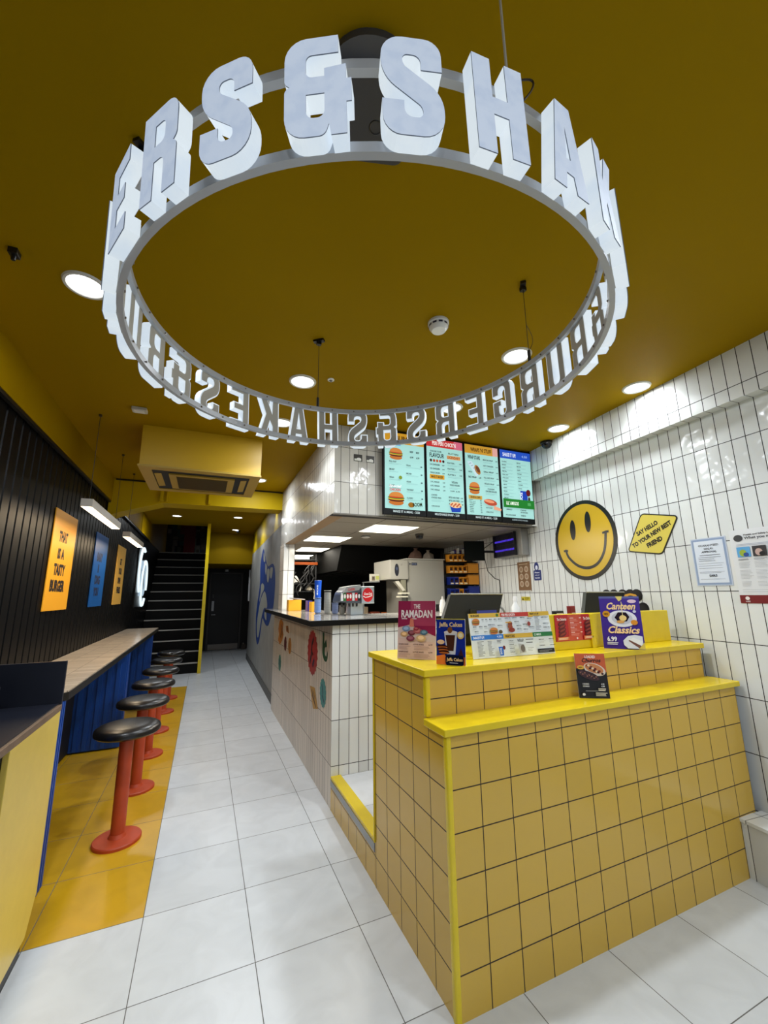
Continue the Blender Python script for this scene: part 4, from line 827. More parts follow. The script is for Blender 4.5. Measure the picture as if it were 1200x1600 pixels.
p.text('WRAP', .252, .066, .04, .016, (40, 44, 50)); p.poly([(.255, .06), (.29, .055), (.298, .015), (.258, .012)], (180, 180, 176)); p.ell(.28, .035, .014, .018, (110, 100, 90)); p.lines(.305, .075, .05, 2, .015, (60, 60, 60), .004, .2); p.lines(.31, .035, .04, 3, .007, (130, 130, 130), .0016)
for x in (w*.76, w*.89): p.text('MEALS', x, .07, .035, .006, (40, 44, 50)); p.lines(x, .064, .045, 3, .005, (150, 150, 150), .0012); p.text('DRINKS', x, .04, .035, .006, (40, 44, 50))
p.done(t)
t, p, w, h = card('menu_card', 'purple upright card reading Canteen Classics 6.99 on the upper ledge', 'card', (2.277, -.303), (2.400, -.463), .290, 1.1435, None)
p.rect(0, 0, w, h, (66, 46, 138)); p.rect(0, h-.012, w, .012, (90, 96, 150)); p.text('Canteen', .03, .215, .145, .04, (240, 206, 150), rot=.0, shear=.3); p.ell(.165, .262, .022, .010, (220, 190, 206)); p.poly([(.085, .29), (.12, .29), (.115, .27), (.10, .262)], (214, 196, 110))
p.ell(.107, .165, .072, .046, (222, 222, 230), n=40); p.ell(.107, .167, .052, .034, (190, 192, 204), n=36); p.poly([(.07, .17), (.09, .2), (.13, .2), (.145, .175), (.13, .15), (.085, .15)], (36, 24, 36)); p.ell(.112, .168, .018, .016, (228, 200, 130)); p.ell(.098, .147, .02, .008, (214, 160, 90)); p.rect(.1105, .18, .003, .08, (226, 210, 150)); p.ell(.03, .19, .019, .018, (198, 140, 40)); p.ell(.165, .145, .017, .014, (214, 140, 50)); p.text('NEW', .02, .185, .02, .009, (60, 30, 20)); p.ell(.172, .205, .008, .008, (200, 200, 220))
p.text('Classics', .026, .083, .155, .04, (244, 206, 150), shear=.3); p.text('6.99', .022, .038, .048, .028, (240, 240, 246)); p.lines(.02, .03, .055, 2, .008, (230, 230, 240), .004, .1)
p.ell(.15, .038, .05, .038, (226, 228, 230), n=36, t0=-.2, t1=PI*1.02) if False else p.poly([(.195, .004), (.195, .07), (.16, .078), (.125, .07), (.1, .045), (.102, .022), (.12, .004)], (222, 224, 228)); p.poly([(.125, .045), (.135, .053), (.185, .02), (.175, .006)], (120, 82, 70)); p.poly([(.13, .05), (.15, .062), (.195, .045), (.185, .02)], (238, 238, 234)); p.poly([(.17, .002), (.202, .002), (.202, .04)], (216, 190, 90)); p.done(t)
t, p, w, h = card('menu_card', 'small orange and black card reading LOADED Churros on the lower ledge', 'card', (1.890, -.448), (2.012, -.523), .207, .9485, None, lean=.1)
p.rect(0, 0, w, h, (22, 20, 20)); p.poly([(0, .135), (.03, .14), (.05, .16), (w, .12), (w, h), (0, h)], (198, 92, 52)); p.text('LOADED', .048, h-.022, .05, .013, (250, 236, 226)); p.text('Churros', .03, h-.042, .09, .02, (40, 20, 16), shear=.3)
p.ell(.088, .133, .052, .028, (222, 206, 190), rot=-.3); p.ell(.086, .137, .044, .021, (200, 130, 80), rot=-.3)
for k in range(12): p.ell(.055+.006*k, .15-.0035*k+.006*math.sin(k*2.3), .006, .005, ((110, 30, 26), (236, 212, 180), (60, 26, 20))[k % 3])
p.ell(.022, .142, .017, .010, (222, 170, 60)); p.text('NEW', .012, .138, .018, .007, (60, 20, 10)); p.ell(.055, .105, .052, .018, (58, 34, 38), rot=-.35)
for k in range(16): p.ell(.018+.005*k, .118-.0018*k+.006*math.sin(k*1.9), .0035, .0035, ((150, 100, 80), (90, 60, 62))[k % 2])
for y in (.062, .052): p.text('3 CHURROS', .02, y, .03, .007, (230, 230, 230)); p.text('4.99', .105, y, .016, .007, (230, 230, 230))
p.lines(.09, .042, .035, 2, .007, (220, 210, 190), .004, .1); p.lines(.03, .033, .06, 1, .01, (170, 170, 170), .002); p.lines(.075, .024, .055, 3, .006, (210, 205, 190), .003, .2); p.ell(.02, .018, .007, .006, (226, 226, 226)); p.done(t)
# red leaflet on the back board
t = thing('leaflet', 'red folded leaflet with two chicken pictures taped to the yellow back board', 'leaflet', (2.12, -.2525, 1.19))
MB().box(1.972, 2.27, -.2535, -.2512, 1.19, 1.334, mat((190, 50, 44), .3)).build('sheet', t); p = Print((1.972, -.2536, 1.19), X, Z, rough=.3); p.rect(0, 0, .298, .144, (198, 62, 44)); p.rect(.002, .002, .094, .14, (190, 34, 38)); p.rect(.202, .002, .094, .14, (190, 34, 38)); p.rect(.098, .002, .102, .14, (206, 82, 56))
for x in (.006, .206):
    p.text('The Chickeries', x+.006, .112, .074, .016, (246, 226, 222), shear=.15)
    for k in range(4): p.ell(x+.042, .098-k*.02, .03, .012, (96, 24, 24), rot=.3); p.ell(x+.044, .1-k*.02, .022, .005, (150, 60, 44), rot=.3)
    p.rect(x, .006, .088, .018, (220, 120, 60)); p.lines(x+.01, .016, .07, 2, .006, (246, 226, 200), .003, .1)
for k in range(4): p.text('WINGS', .104, .122-k*.026, .03, .006, (250, 226, 222)); p.lines(.104, .117-k*.026, .07, 3, .005, (236, 170, 160), .0014, .3, k); p.rect(.178, .122-k*.026, .014, .005, (250, 226, 222))
p.ell(.148, .014, .006, .006, (240, 220, 220)); p.done(t)

# ================================================================ tills
def till(x0, x1, y, z, label, screen=True):
    t = thing('till', label, 'till', ((x0+x1)/2, y+.1, 1.161)); xm = (x0+x1)/2
    DK = mat((30, 29, 20), .5, spec=.2)
    b = MB(); b.prism([(x0+.12, 1.161), (x1-.03, 1.161), (x1-.05, 1.26), (x0+.16, 1.30)], y+.03, y+.16, lambda x, z_, h: (x, h, z_), DK); b.build('stand', t)
    O = Vector((x0+.03, y, 1.285)); V = Vector((.12, .35, 1)).normalized()
    b = MB(); b.v = []; b.prism([(-.085, -.11), (x1-x0-.03, .0), (x1-x0+.06, .165), (.075, .17)], 0, .028, lambda a, c_, h: O + X*a + Vector((0, .25*c_, c_)) + Vector((0, h, 0)), DK, side=mat((60, 60, 54), .35)); b.build('screen_back', t)
    b = MB(); b.tube([tuple(O+X*.075+Vector((0, .25*.17, .172))), tuple(O+X*(x1-x0+.06)+Vector((0, .25*.165, .168)))], .005, mat((150, 148, 138), .3)); b.build('screen_rim', t)
    if screen: MB().box(.17, x1-x0-.02, .005, .085, -.012, -.004, mat((14, 14, 18), .2), o=(O, X, Z, Y)).build('customer_display', t); MB().box(.215, x1-x0-.04, .015, .075, -.0135, -.0125, mat((70, 78, 150), .2, em=.35), o=(O, X, Z, Y)).build('lit_panel', t)
    return t
till(1.40, 1.80, .03, 1.16, 'dark till with a bluish customer display behind the white menu board')
till(2.53, 2.93, .04, 1.16, 'dark till mostly hidden behind the purple card', False)
for nm, lb, x, y, c, wd in (('card_reader', 'black card reader top peeping over the back board', 2.12, -.12, (16, 16, 18), .07), ('notepad', 'dark red little block peeping over the back board', 2.245, -.12, (120, 24, 30), .045)):
    t = thing(nm, lb, nm.replace('_', ' '), (x, y, 1.161)); b = MB(); b.box(x, x+wd, y, y+.03, 1.161, 1.348 if nm == 'card_reader' else 1.375, mat(c, .4)); b.build('case', t, bevel=.004); MB().box(x+.01, x+wd-.01, y-.002, y-.0005, 1.30, 1.335, mat((200, 190, 185), .4)).build('label_strip', t)
# ================================================================ kitchen equipment and counter things
for (x0, x1, y0, y1, lb) in ((1.60, 2.06, 1.47, 1.91, 'bright kitchen ceiling panel nearest the menu screens'), (1.22, 1.67, 2.38, 2.83, 'second bright ceiling panel over the soda dispenser'), (1.36, 1.75, 3.55, 4.02, 'third bright ceiling panel over the counter'), (1.50, 1.95, 4.65, 5.35, 'farthest bright ceiling panel in the kitchen')):
    t = thing('light_panel', lb, 'ceiling light', ((x0+x1)/2, (y0+y1)/2, 2.107), 'square kitchen light panels'); b = MB(); b.box(x0-.015, x1+.015, y0-.015, y1+.015, 2.103, 2.1079, WHITE); b.build('frame', t); MB().box(x0, x1, y0, y1, 2.1005, 2.1029, mat((255, 248, 226), .4, em=PANEL_E)).build('diffuser', t)
t = thing('kitchen_smoke_detector', 'round detector on the kitchen ceiling between light panels', 'smoke detector', (1.78, 2.2, 2.107)); MB().lathe([(.05, 0), (.05, -.02), (.03, -.03), (0, -.031)], (1.78, 2.2, 2.107), mat((200, 198, 190), .3), n=24).build('body', t, smooth=True)
b = MB(); b.lathe([(.052, -.008), (.052, -.016)], (1.78, 2.2, 2.107), BLACK, n=24); b.build('vent_band', t)
t = thing('dome_camera', 'dark dome camera on the kitchen ceiling above the ice machine', 'camera', (2.3, 1.9, 2.107)); MB().lathe([(.045, 0), (.045, -.02)], (2.3, 1.9, 2.107), mat((70, 66, 60), .4), n=24).build('base', t, smooth=True); MB().lathe([(.042, -.02), (.036, -.05), (0, -.062)], (2.3, 1.9, 2.107), mat((24, 24, 24), .15), n=24).build('dome', t, smooth=True)
# soda dispenser
sd_ = thing('soda_dispenser', 'steel soda dispenser with a round red cola badge on the counter', 'drinks dispenser', (1.5, 1.62, 1.2775))
STEEL = mat((176, 180, 182), .28, .85); DST = mat((96, 104, 116), .3, .7)
MB().box(1.40, 1.52, 1.6, 1.74, 1.2775, 1.40, mat((190, 200, 206), .3, .6)).build('pedestal', sd_, bevel=.003)
b = MB(); b.prism(rpoly([(1.27, 1.395, .01), (1.54, 1.375, .01), (1.56, 1.50, .02), (1.44, 1.52, .02), (1.30, 1.50, .04)], 4), 1.545, 1.75, lambda x, z, h: (x, h, z), DST); b.build('head', sd_)
b = MB(); b.prism([(1.30, 1.475), (1.335, 1.53), (1.47, 1.548), (1.455, 1.50)], 1.52, 1.74, lambda x, z, h: (x, h, z), STEEL); b.build('lid', sd_); b = Print((1.345, 1.519, 1.487), Vector((1, 0, .08)), Z); b.text('CLASSIC', 0, .006, .07, .022, (196, 30, 40)); b.done(sd_, 'lid_lettering')
MB().box(1.475, 1.60, 1.515, 1.76, 1.378, 1.532, mat((190, 196, 198), .25, .8)).build('end_housing', sd_, bevel=.004)
O_ = Vector((1.478, 1.5145, 1.383)); p = Print(O_, X, Z, rough=.2); p.rect(0, 0, .112, .146, (150, 160, 166)); p.ell(.058, .073, .052, .064, (196, 24, 32), n=40); p.text('Coca-Cola', .018, .072, .08, .022, (244, 236, 236), shear=.2); p.line([(.012, .062), (.035, .05), (.065, .055), (.1, .066)], .007, (240, 232, 232)); p.done(sd_, 'cola_badge')
p = Print((1.283, 1.5435, 1.40), X, Z, rough=.2)
for k, c in enumerate(((210, 214, 214), (60, 120, 60), (196, 30, 40), (196, 30, 40), (200, 204, 206), (196, 30, 40), (30, 30, 34))): p.rect(.004+k*.027, .006, .022, .07, c); p.ell(.015+k*.027, .045, .009, .02, (236, 230, 228))
p.done(sd_, 'flavour_buttons')
b = MB()
for k in range(5): b.lathe([(.008, 0), (.012, .03)], (1.315+k*.036, 1.6, 1.352), mat((30, 30, 34), .3), n=12)
b.build('nozzles', sd_, smooth=True)
# cup stacks
def cups(x, y, r, z1, c, label, m2=None, trans=False):
    t = thing('cup_stack', label, 'cups', (x, y, 1.2775), 'stacks of cups on the white counter'); pr_ = []; z = 1.2775; mm = mat(c, .25)
    b = MB(); prof = [(r*.72, z)]; n = int((z1-z)/.016)
    for k in range(n): prof += [(r*.97, z+.012+k*.016), (r*1.06, z+.0135+k*.016), (r*1.06, z+.0155+k*.016), (r*.95, z+.016+k*.016)]
    b.lathe(prof, (x, y, 0), mm, n=24); b.build('cups', t, smooth=True); MB().lathe([(r*.85, z1-.004), (r*1.08, z1-.002), (r*1.08, z1+.004), (r*.9, z1+.004)], (x, y, 0), m2 or mm, n=24).build('top_cup', t, smooth=True)
    return t
cups(1.225, 2.12, .034, 1.43, (120, 150, 205), 'pale blue stack of cups, lower part of the tall stack'); 
t = thing('cup_stack', 'bright blue stack of cups with white lettering, tallest on the counter', 'cups', (1.232, 2.13, 1.4345), 'stacks of cups on the white counter'); MB().lathe([(.030, 1.4355), (.036, 1.60), (.038, 1.605), (.032, 1.606)], (1.225, 2.12, 0), mat((20, 84, 205), .3), n=28).build('cups', t, smooth=True); p = Print((1.203, 2.086, 1.45), Vector((1, 0, 0)), Z); p.text('SOS', .014, .01, .10, .014, (210, 225, 245), rot=PI/2); p.done(t, 'printed_face')
cups(1.285, 1.97, .034, 1.50, (150, 152, 148), 'clear grey stack of cups just left of the soda dispenser'); cups(1.33, 1.86, .030, 1.38, (110, 124, 160), 'short bluish stack of cups under the soda dispenser head'); cups(1.345, 1.69, .026, 1.36, (146, 144, 134), 'short greyish stack of cups beneath the dispenser nozzles')
# yellow bins and paper at the left end
for k, (x, y, c, lb) in enumerate(((1.16, 3.0, (222, 160, 30), 'yellow plastic bin at the far left end of the counter'), (1.275, 2.72, (34, 44, 150), 'small blue bin between two yellow bins'), (1.30, 2.56, (226, 164, 30), 'yellow plastic bin nearer the cup stacks'))):
    w_ = (.15, .05, .09)[k]; t = thing('storage_bin', lb, 'bin', (x, y, 1.2775), 'bins on the counter'); b = MB(); z1 = 1.405-.01*k
    b.prism([(x-w_/2, y-.06), (x+w_/2, y-.06), (x+w_/2, y+.06), (x-w_/2, y+.06)], 1.2775, z1, lambda a, c_, h: (a, c_, h), mat(c, .4), holes=[[(x-w_/2+.006, y-.054), (x+w_/2-.006, y-.054), (x+w_/2-.006, y+.054), (x-w_/2+.006, y+.054)]]); b.build('body', t); MB().box(x-w_/2+.006, x+w_/2-.006, y-.054, y+.054, 1.279, 1.30, mat((60, 50, 40), .6)).build('contents', t)
t = thing('paper_stack', 'loose white papers lying over the yellow bin', 'paper', (1.2, 2.95, 1.406)); b = MB()
for k in range(3): b.box(-.09, .09, -.04, .04, .001+k*.004, .003+k*.004, mat((216, 208, 206), .6), o=(Vector((1.19, 2.98, 1.406+.004)), Vector((math.cos(.15*k), math.sin(.15*k), -.1)).normalized(), Vector((-math.sin(.15*k), math.cos(.15*k), 0)), Z))
b.build('sheets', t)
# rack behind the pillar
rk = thing('kitchen_rack', 'dark wire rack with hanging cables and cloths behind the counter end', 'rack', (1.5, 4.6, .2))
b = MB()
for x in (1.36, 1.72):
    for y in (4.2, 4.6): b.tube([(x, y, .2), (x, y, 2.08)], .012, mat((60, 60, 62), .4, .6))
for z in (1.2, 1.62, 1.98): b.box(1.34, 1.74, 4.18, 4.62, z, z+.012, mat((50, 50, 52), .4, .5))
b.build('frame', rk); b = MB(); r_ = random.Random(5)
for k in range(9):
    x = r_.uniform(1.36, 1.7); z = r_.uniform(1.75, 1.97); b.tube([(x+.04*math.sin(j*.9+k)+.012*j*(1 if k % 2 else -1), 4.15, z-.045*j) for j in range(9)], .008, mat((16, 16, 18), .4), n=6)
b.build('hanging_cables', rk)
MB().box(1.35, 1.73, 4.14, 4.17, 1.91, 1.95, mat((190, 90, 36), .4, em=.12)).build('heat_lamp_strip', rk)
for nm, lb, x, y, z, s_, c in (('cloth_bundle', 'crumpled white cloth on the dark rack, left', 1.42, 4.26, 1.634, .055, (200, 198, 192)), ('cloth_bundle', 'crumpled beige cloth on the dark rack, right', 1.64, 4.26, 1.519, .05, (186, 176, 156))):
    t = thing(nm, lb, 'cloth', (x, y, z)); b = MB(); r_ = random.Random(int(x*100)); 
    prof = [(.2*s_, 0), (s_, .25*s_), (.9*s_, .8*s_), (.6*s_, 1.4*s_), (.2*s_, 1.9*s_), (0, 2*s_)]; b.lathe(prof, (x, y, z), mat(c, .8, bump=.8, bscale=30), n=16); b.v = [(v[0]+r_.uniform(-.01, .01), v[1], v[2]+r_.uniform(-.008, .008)) for v in b.v]; b.build('folds', t, smooth=True); b = MB(); b.tube([(x+.02, y-.05, z+.02), (x+.04, 4.16, z+.015), (x+.06, 4.16, z-.05), (x+.05, 4.16, z-.12)], .012, mat(c, .8)); b.build('hanging_end', t, smooth=True)
MB().box(1.34, 1.74, 4.18, 4.62, 1.505, 1.517, mat((50, 50, 52), .4, .5)).build('shelf', rk)
# ice machine
im = thing('ice_machine', 'large pale grey ice dispenser with an oval badge and vent grille', 'ice machine', (2.5, 2.5, 1.2))
GR = mat((168, 166, 158), .4, .3)
MB().box(2.36, 2.87, 2.34, 2.9, 1.22, 1.862, GR).build('cabinet', im, bevel=.005); MB().box(2.35, 2.88, 2.33, 2.91, 1.864, 1.876, mat((190, 188, 180), .35, .3)).build('top_panel', im)
MB().box(2.12, 2.355, 2.30, 2.8, 1.625, 1.852, GR).build('head', im, bevel=.005); MB().box(2.29, 2.355, 2.36, 2.8, 1.22, 1.622, mat((140, 138, 130), .4, .3)).build('neck', im)
p = Print((2.13, 2.2995, 1.63), X, Z); p.ell(.075, .105, .028, .072, (26, 28, 40), n=28); p.ell(.075, .12, .014, .02, (60, 70, 96)); p.lines(.125, .17, .03, 2, .012, (120, 116, 110), .004); p.done(im, 'oval_badge')
p = Print((2.37, 2.3395, 1.22), X, Z); p.ell(.03, .59, .010, .011, (26, 34, 60)); p.rect(.05, .574, .075, .032, (26, 34, 60)); p.text('ICE', .06, .58, .055, .018, (120, 132, 160)); p.done(im, 'maker_plate')
b = MB(); b.box(2.505, 2.868, 2.333, 2.3385, 1.23, 1.33, BLACK); 
for k in range(9): b.box(2.51+k*.043, 2.513+k*.043, 2.329, 2.333, 1.23, 1.33, mat((90, 90, 86), .4))
b.build('vent_grille', im)
b = MB(); b.prism([(2.17, 1.60), (2.22, 1.605), (2.30, 1.50), (2.27, 1.49)], 2.28, 2.34, lambda x, z, h: (x, h, z), mat((196, 192, 178), .4)); b.build('dispensing_lever', im); MB().box(2.24, 2.35, 2.27, 2.36, 1.455, 1.475, mat((206, 202, 184), .4)).box(2.22, 2.33, 2.27, 2.36, 1.42, 1.435, mat((206, 202, 184), .4)).build('cup_bracket', im); b = MB(); b.box(2.26, 2.32, 2.30, 2.36, 1.475, 1.62, mat((130, 128, 110), .4)); b.build('nozzle', im)
MB().box(2.12, 2.86, 2.36, 2.88, .202, 1.218, mat((70, 70, 68), .4, .6)).build('stand', im)
sh = thing('wall_shelf', 'short steel shelf unit left of the ice machine head', 'shelf', (2.05, 2.75, 1.6)); MB().box(1.98, 2.115, 2.6, 2.85, 1.60, 1.612, STEEL).build('shelf_board', sh); MB().box(1.98, 2.11, 2.599, 2.605, 1.613, 1.70, mat((190, 188, 176), .4)).build('notice', sh); MB().box(1.99, 2.0, 2.84, 2.86, .205, 1.6, STEEL).build('support_leg', sh)
p = Print((1.98, 2.5985, 1.613), X, Z); p.rect(.03, .01, .04, .05, (110, 96, 80)); p.rect(.08, .02, .045, .045, (170, 176, 90)); p.ell(.05, .04, .012, .012, (60, 50, 44)); p.done(sh, 'notice_print')
# clutter on top of the machine
for k, (x, w_, hh, c, lb) in enumerate(((2.62, .16, .12, (96, 72, 62), 'brown lumpy bag on the ice machine, left'), (2.80, .14, .10, (150, 140, 130), 'pale crumpled bag on the ice machine, right'))):
    t = thing('paper_bag', lb, 'bag', (x, 2.6, 1.877)); b = MB(); b.lathe([(w_*.45, 0), (w_*.55, hh*.3), (w_*.42, hh*.8), (w_*.2, hh)], (x, 2.6, 1.8775), mat(c, .7, bump=.8, bscale=24), n=14); rr = random.Random(k); b.v = [(v[0]+rr.uniform(-.012, .012), v[1]+rr.uniform(-.012, .012), v[2]) for v in b.v]; b.build('bag_body', t, smooth=True); b = MB(); b.lathe([(w_*.2, 0), (w_*.12, .02), (w_*.2, .035)], (x, 2.6, 1.8775+hh), mat(c, .7), n=10); b.build('folded_top', t)
# rack of orange and blue parts bins
OA, BA = (214, 142, 38), (24, 46, 140)
rkf = thing('bin_rack', 'dark rack carrying orange and blue picking bins on the right wall', 'rack', (3.1, 2.2, 1.2))
bO = Vector((2.905, 2.30, 0)); bU = Vector((.97, -.24, 0)).normalized(); bW = Vector((-bU.y, bU.x, 0)); OB = (bO, bU, bW, Z)
b = MB()
for z in (1.415, 1.555, 1.695, 1.835): b.box(-.01, .40, -.0, .13, z, z+.006, BLACK, o=OB)
b.box(.395, .42, .02, .10, .21, 1.98, BLACK, o=OB); b.box(-.015, .0, .10, .13, 1.2, 1.95, BLACK, o=OB); b.box(-.01, .42, .13, .14, 1.2, 1.96, mat((40, 36, 30), .5), o=OB); b.box(-.02, .44, 0, .16, 1.38, 1.392, mat((90, 92, 90), .35, .7), o=OB); b.build('frame', rkf)
grid = ['OOOO', 'OOOO', 'BBOO', 'BBOB']
names = ['top', 'second', 'third', 'lowest']
cols = ['leftmost', 'second', 'third', 'rightmost']
for r in range(4):
    for c_ in range(4):
        kk = grid[r][c_]; C0 = OA if kk == 'O' else BA; x0 = .005+c_*.058; z0 = 1.8412-r*.14; 
        t = thing('picking_bin', '%s picking bin, %s row, %s in the row' % ('orange' if kk == 'O' else 'dark blue', names[r], cols[c_]), 'bin', tuple(bO+bU*(x0+.026)+bW*.03+Z*z0), 'picking bins on the rack')
        b = MB(); m_ = mat(C0, .4); b.box(x0, x0+.052, -.045, .095, z0, z0+.005, m_, o=OB); b.box(x0, x0+.004, -.045, .095, z0+.005, z0+.088, m_, o=OB); b.box(x0+.048, x0+.052, -.045, .095, z0+.005, z0+.088, m_, o=OB); b.box(x0, x0+.052, .09, .095, z0+.005, z0+.1, m_, o=OB); b.box(x0+.004, x0+.048, -.049, -.045, z0, z0+.03, m_, o=OB); b.box(x0, x0+.052, -.049, -.041, z0+.082, z0+.09, m_, o=OB); b.build('bin_shell', t)
        MB().box(x0+.008, x0+.044, -.0505, -.0493, z0+.008, z0+.022, mat((226, 214, 180), .5), o=OB).build('label_strip', t); MB().box(x0+.006, x0+.046, -.02, .08, z0+.0055, z0+.055, mat((70, 34, 26), .6), o=OB).build('contents', t)
for z0, h_, c, lb in ((1.7015, .12, OA, 'wide orange box to the right of the picking bins, upper'), (1.5615, .12, OA, 'wide orange box to the right of the picking bins, lower'), (1.4215, .12, BA, 'wide dark blue box to the right of the picking bins')):
    t = thing('storage_box', lb, 'box', tuple(bO+bU*.31+bW*.05+Z*z0)); b = MB(); b.box(.245, .385, -.03, .095, z0, z0+h_, mat(c, .45), o=OB); b.build('box_body', t, bevel=.002); MB().box(.243, .387, -.032, .097, z0+h_*.86, z0+h_+.0005, mat(tuple(v*.85 for v in c), .45), o=OB).build('rim', t)
t = thing('tape_roll_pile', 'heap of small packets on top of the orange bins', 'packets', tuple(bO+bU*.12+Z*1.95)); b = MB(); r_ = random.Random(8)
for k in range(9): x = .06+.022*k; b.box(x, x+.03, .0+.01*(k % 3), .05, 1.945+.0*(k % 4), 1.975+.012*(k % 4), mat(((190, 186, 178), (40, 50, 130), (90, 40, 40))[k % 3], .5), o=OB)
b.build('packets', t); t['kind'] = 'stuff'
# bottle, tap, and back counter
bk = thing('back_counter', 'steel back counter along the right wall behind the tills', 'counter', (2.95, 1.6, .2)); MB().box(2.50, 3.06, .75, 2.1, 1.17, 1.2, STEEL).build('steel_top', bk, bevel=.002); MB().box(2.52, 3.04, .8, 2.05, .202, 1.168, mat((80, 80, 80), .4, .5)).build('cupboard', bk)
t = thing('spray_bottle', 'white spray bottle standing by the tap behind the menu board', 'bottle', (2.72, .92, 1.201)); MB().lathe([(.036, 1.2012), (.038, 1.21), (.038, 1.33), (.018, 1.365), (.016, 1.38)], (2.72, .92, 0), mat((222, 226, 228), .3), n=28).build('bottle_body', t, smooth=True); MB().lathe([(.018, 1.3805), (.02, 1.40), (.017, 1.425), (.0, 1.427)], (2.72, .92, 0), mat((236, 238, 240), .3), n=20).build('cap', t, smooth=True)
t = thing('tap', 'curved steel tap behind the till', 'tap', (2.66, 1.0, 1.2)); MB().tube([(2.66, 1.0, 1.201)]+[(2.585+.075*math.cos(a), 1.0, 1.265+.075*math.sin(a)) for a in [k*PI/12 for k in range(12)]], .010, mat((190, 192, 194), .15, 1)).build('spout', t, smooth=True); MB().lathe([(.022, 0), (.02, .02)], (2.66, 1.0, 1.2005), mat((190, 192, 194), .15, 1), n=20).build('base', t, smooth=True)
for k, (x, lb) in enumerate(((2.32, 'white tapered bottle below the ice machine grille, left'), (2.41, 'white tapered bottle below the ice machine grille, right'))):
    t = thing('sauce_bottle', lb, 'bottle', (x, 1.55, 1.2775)); MB().lathe([(.032, 1.278), (.034, 1.30), (.034, 1.34), (.02, 1.40)], (x, 1.5, 0), mat((206, 204, 198), .4), n=20).build('bottle_body', t, smooth=True); MB().lathe([(.012, 1.4), (.006, 1.43), (0, 1.432)], (x, 1.5, 0), mat((180, 176, 170), .4), n=14).build('nozzle', t, smooth=True)
# prep table further back
pt_ = thing('prep_table', 'low steel prep table in the dark kitchen behind the counter', 'table', (2.1, 3.6, .2)); MB().box(1.7, 2.7, 3.2, 3.9, 1.12, 1.15, mat((90, 88, 84), .35, .6)).build('table_top', pt_)
for x in (1.74, 2.66):
    for y in (3.24, 3.86): MB().box(x-.015, x+.015, y-.015, y+.015, .202, 1.12, STEEL).build('leg', pt_)
for k, (x, y, w_, h_, c, lb) in enumerate(((1.80, 3.3, .12, .07, (110, 70, 50), 'brown tub on the prep table, leftmost'), (1.98, 3.32, .11, .09, (70, 46, 40), 'dark tub on the prep table, middle'), (2.16, 3.3, .10, .14, (150, 132, 108), 'upright tan carton on the prep table'), (2.32, 3.3, .14, .07, (140, 66, 46), 'reddish tub on the prep table'), (2.5, 3.3, .10, .06, (226, 120, 56), 'orange tray on the prep table, rightmost'))):
    t = thing('food_tub', lb, 'tub', (x, y, 1.151)); b = MB(); b.prism([(x-w_/2, y-.05), (x+w_/2, y-.05), (x+w_/2, y+.05), (x-w_/2, y+.05)], 1.151, 1.151+h_, lambda a, c_, h: (a, c_, h), mat(c, .45), holes=[[(x-w_/2+.005, y-.045), (x+w_/2-.005, y-.045), (x+w_/2-.005, y+.045), (x-w_/2+.005, y+.045)]]); b.build('tub_body', t); MB().box(x-w_/2+.006, x+w_/2-.006, y-.044, y+.044, 1.152, 1.151+h_*.6, mat((90, 60, 44), .7)).build('contents', t)

# ================================================================ stickers on the counter side, mural on the grey wall
def side_sticker(pts, c, label, mark=None, name='wall_sticker', x=1.0615):
    t = thing(name, label, 'sticker', (x, sum(q[0] for q in pts)/len(pts), min(q[1] for q in pts)))
    y0 = max(q[0] for q in pts); P = [(y0-a, z) for a, z in pts]
    p = Print((x, y0, 0), -Y, Z, lift=.0004); p.poly(P, c); b_ = p.build('sticker', t, fix=False)
    if mark:
        q = Print((x, y0, 0), -Y, Z, lift=.0012); mark(q, sum(a for a, _ in P)/len(P), sum(b for _, b in P)/len(P)); q.done(t, 'printed_mark')
def burst(cy, cz, ry, rz, n=18): return [(cy+(ry if k % 2 else ry*.87)*math.cos(PI*k/n), cz+(rz if k % 2 else rz*.9)*math.sin(PI*k/n)) for k in range(2*n)]
side_sticker(burst(1.635, .97, .19, .195, 20), (158, 34, 28), 'large red scalloped badge sticker on the white counter side', lambda q, a, z: (q.line([(a-.08, z-.1), (a-.03, z-.02), (a-.02, z+.06), (a+.04, z+.12)], .035, (40, 16, 24)), q.line([(a+.02, z-.11), (a+.07, z-.05)], .04, (30, 26, 60)), q.line([(a-.05, z+.02), (a+.03, z-.02)], .02, (40, 16, 24))))
side_sticker(burst(1.27, .71, .098, .112, 16), (56, 140, 140), 'teal scalloped badge sticker near the counter corner', lambda q, a, z: q.line([(a-.03, z+.06), (a, z), (a-.02, z-.02), (a+.04, z-.06)], .018, (20, 50, 90)))
side_sticker(rpoly([(1.30, 1.165), (1.255, 1.165), (1.25, 1.08), (1.20, 1.12), (1.17, 1.06, .02), (1.205, 1.06), (1.235, 1.05, .02), (1.235, 1.0, .02), (1.19, .99), (1.15, 1.04), (1.15, .96, .04), (1.24, .945, .04), (1.31, 1.0, .03)]), (8, 74, 36), 'dark green curled sticker at the top corner of the counter side')
side_sticker([(1.70, .685), (1.53, .70), (1.41, .56), (1.575, .525)], (186, 142, 54), 'tilted amber card sticker low on the counter side', lambda q, a, z: (q.line([(a-.08, z+.05), (a+.06, z-.05)], .016, (60, 40, 24)), q.line([(a-.06, z+.01), (a+.08, z-.06)], .010, (60, 40, 24)), q.line([(a-.02, z+.05), (a+.05, z+.0)], .010, (60, 40, 24))))
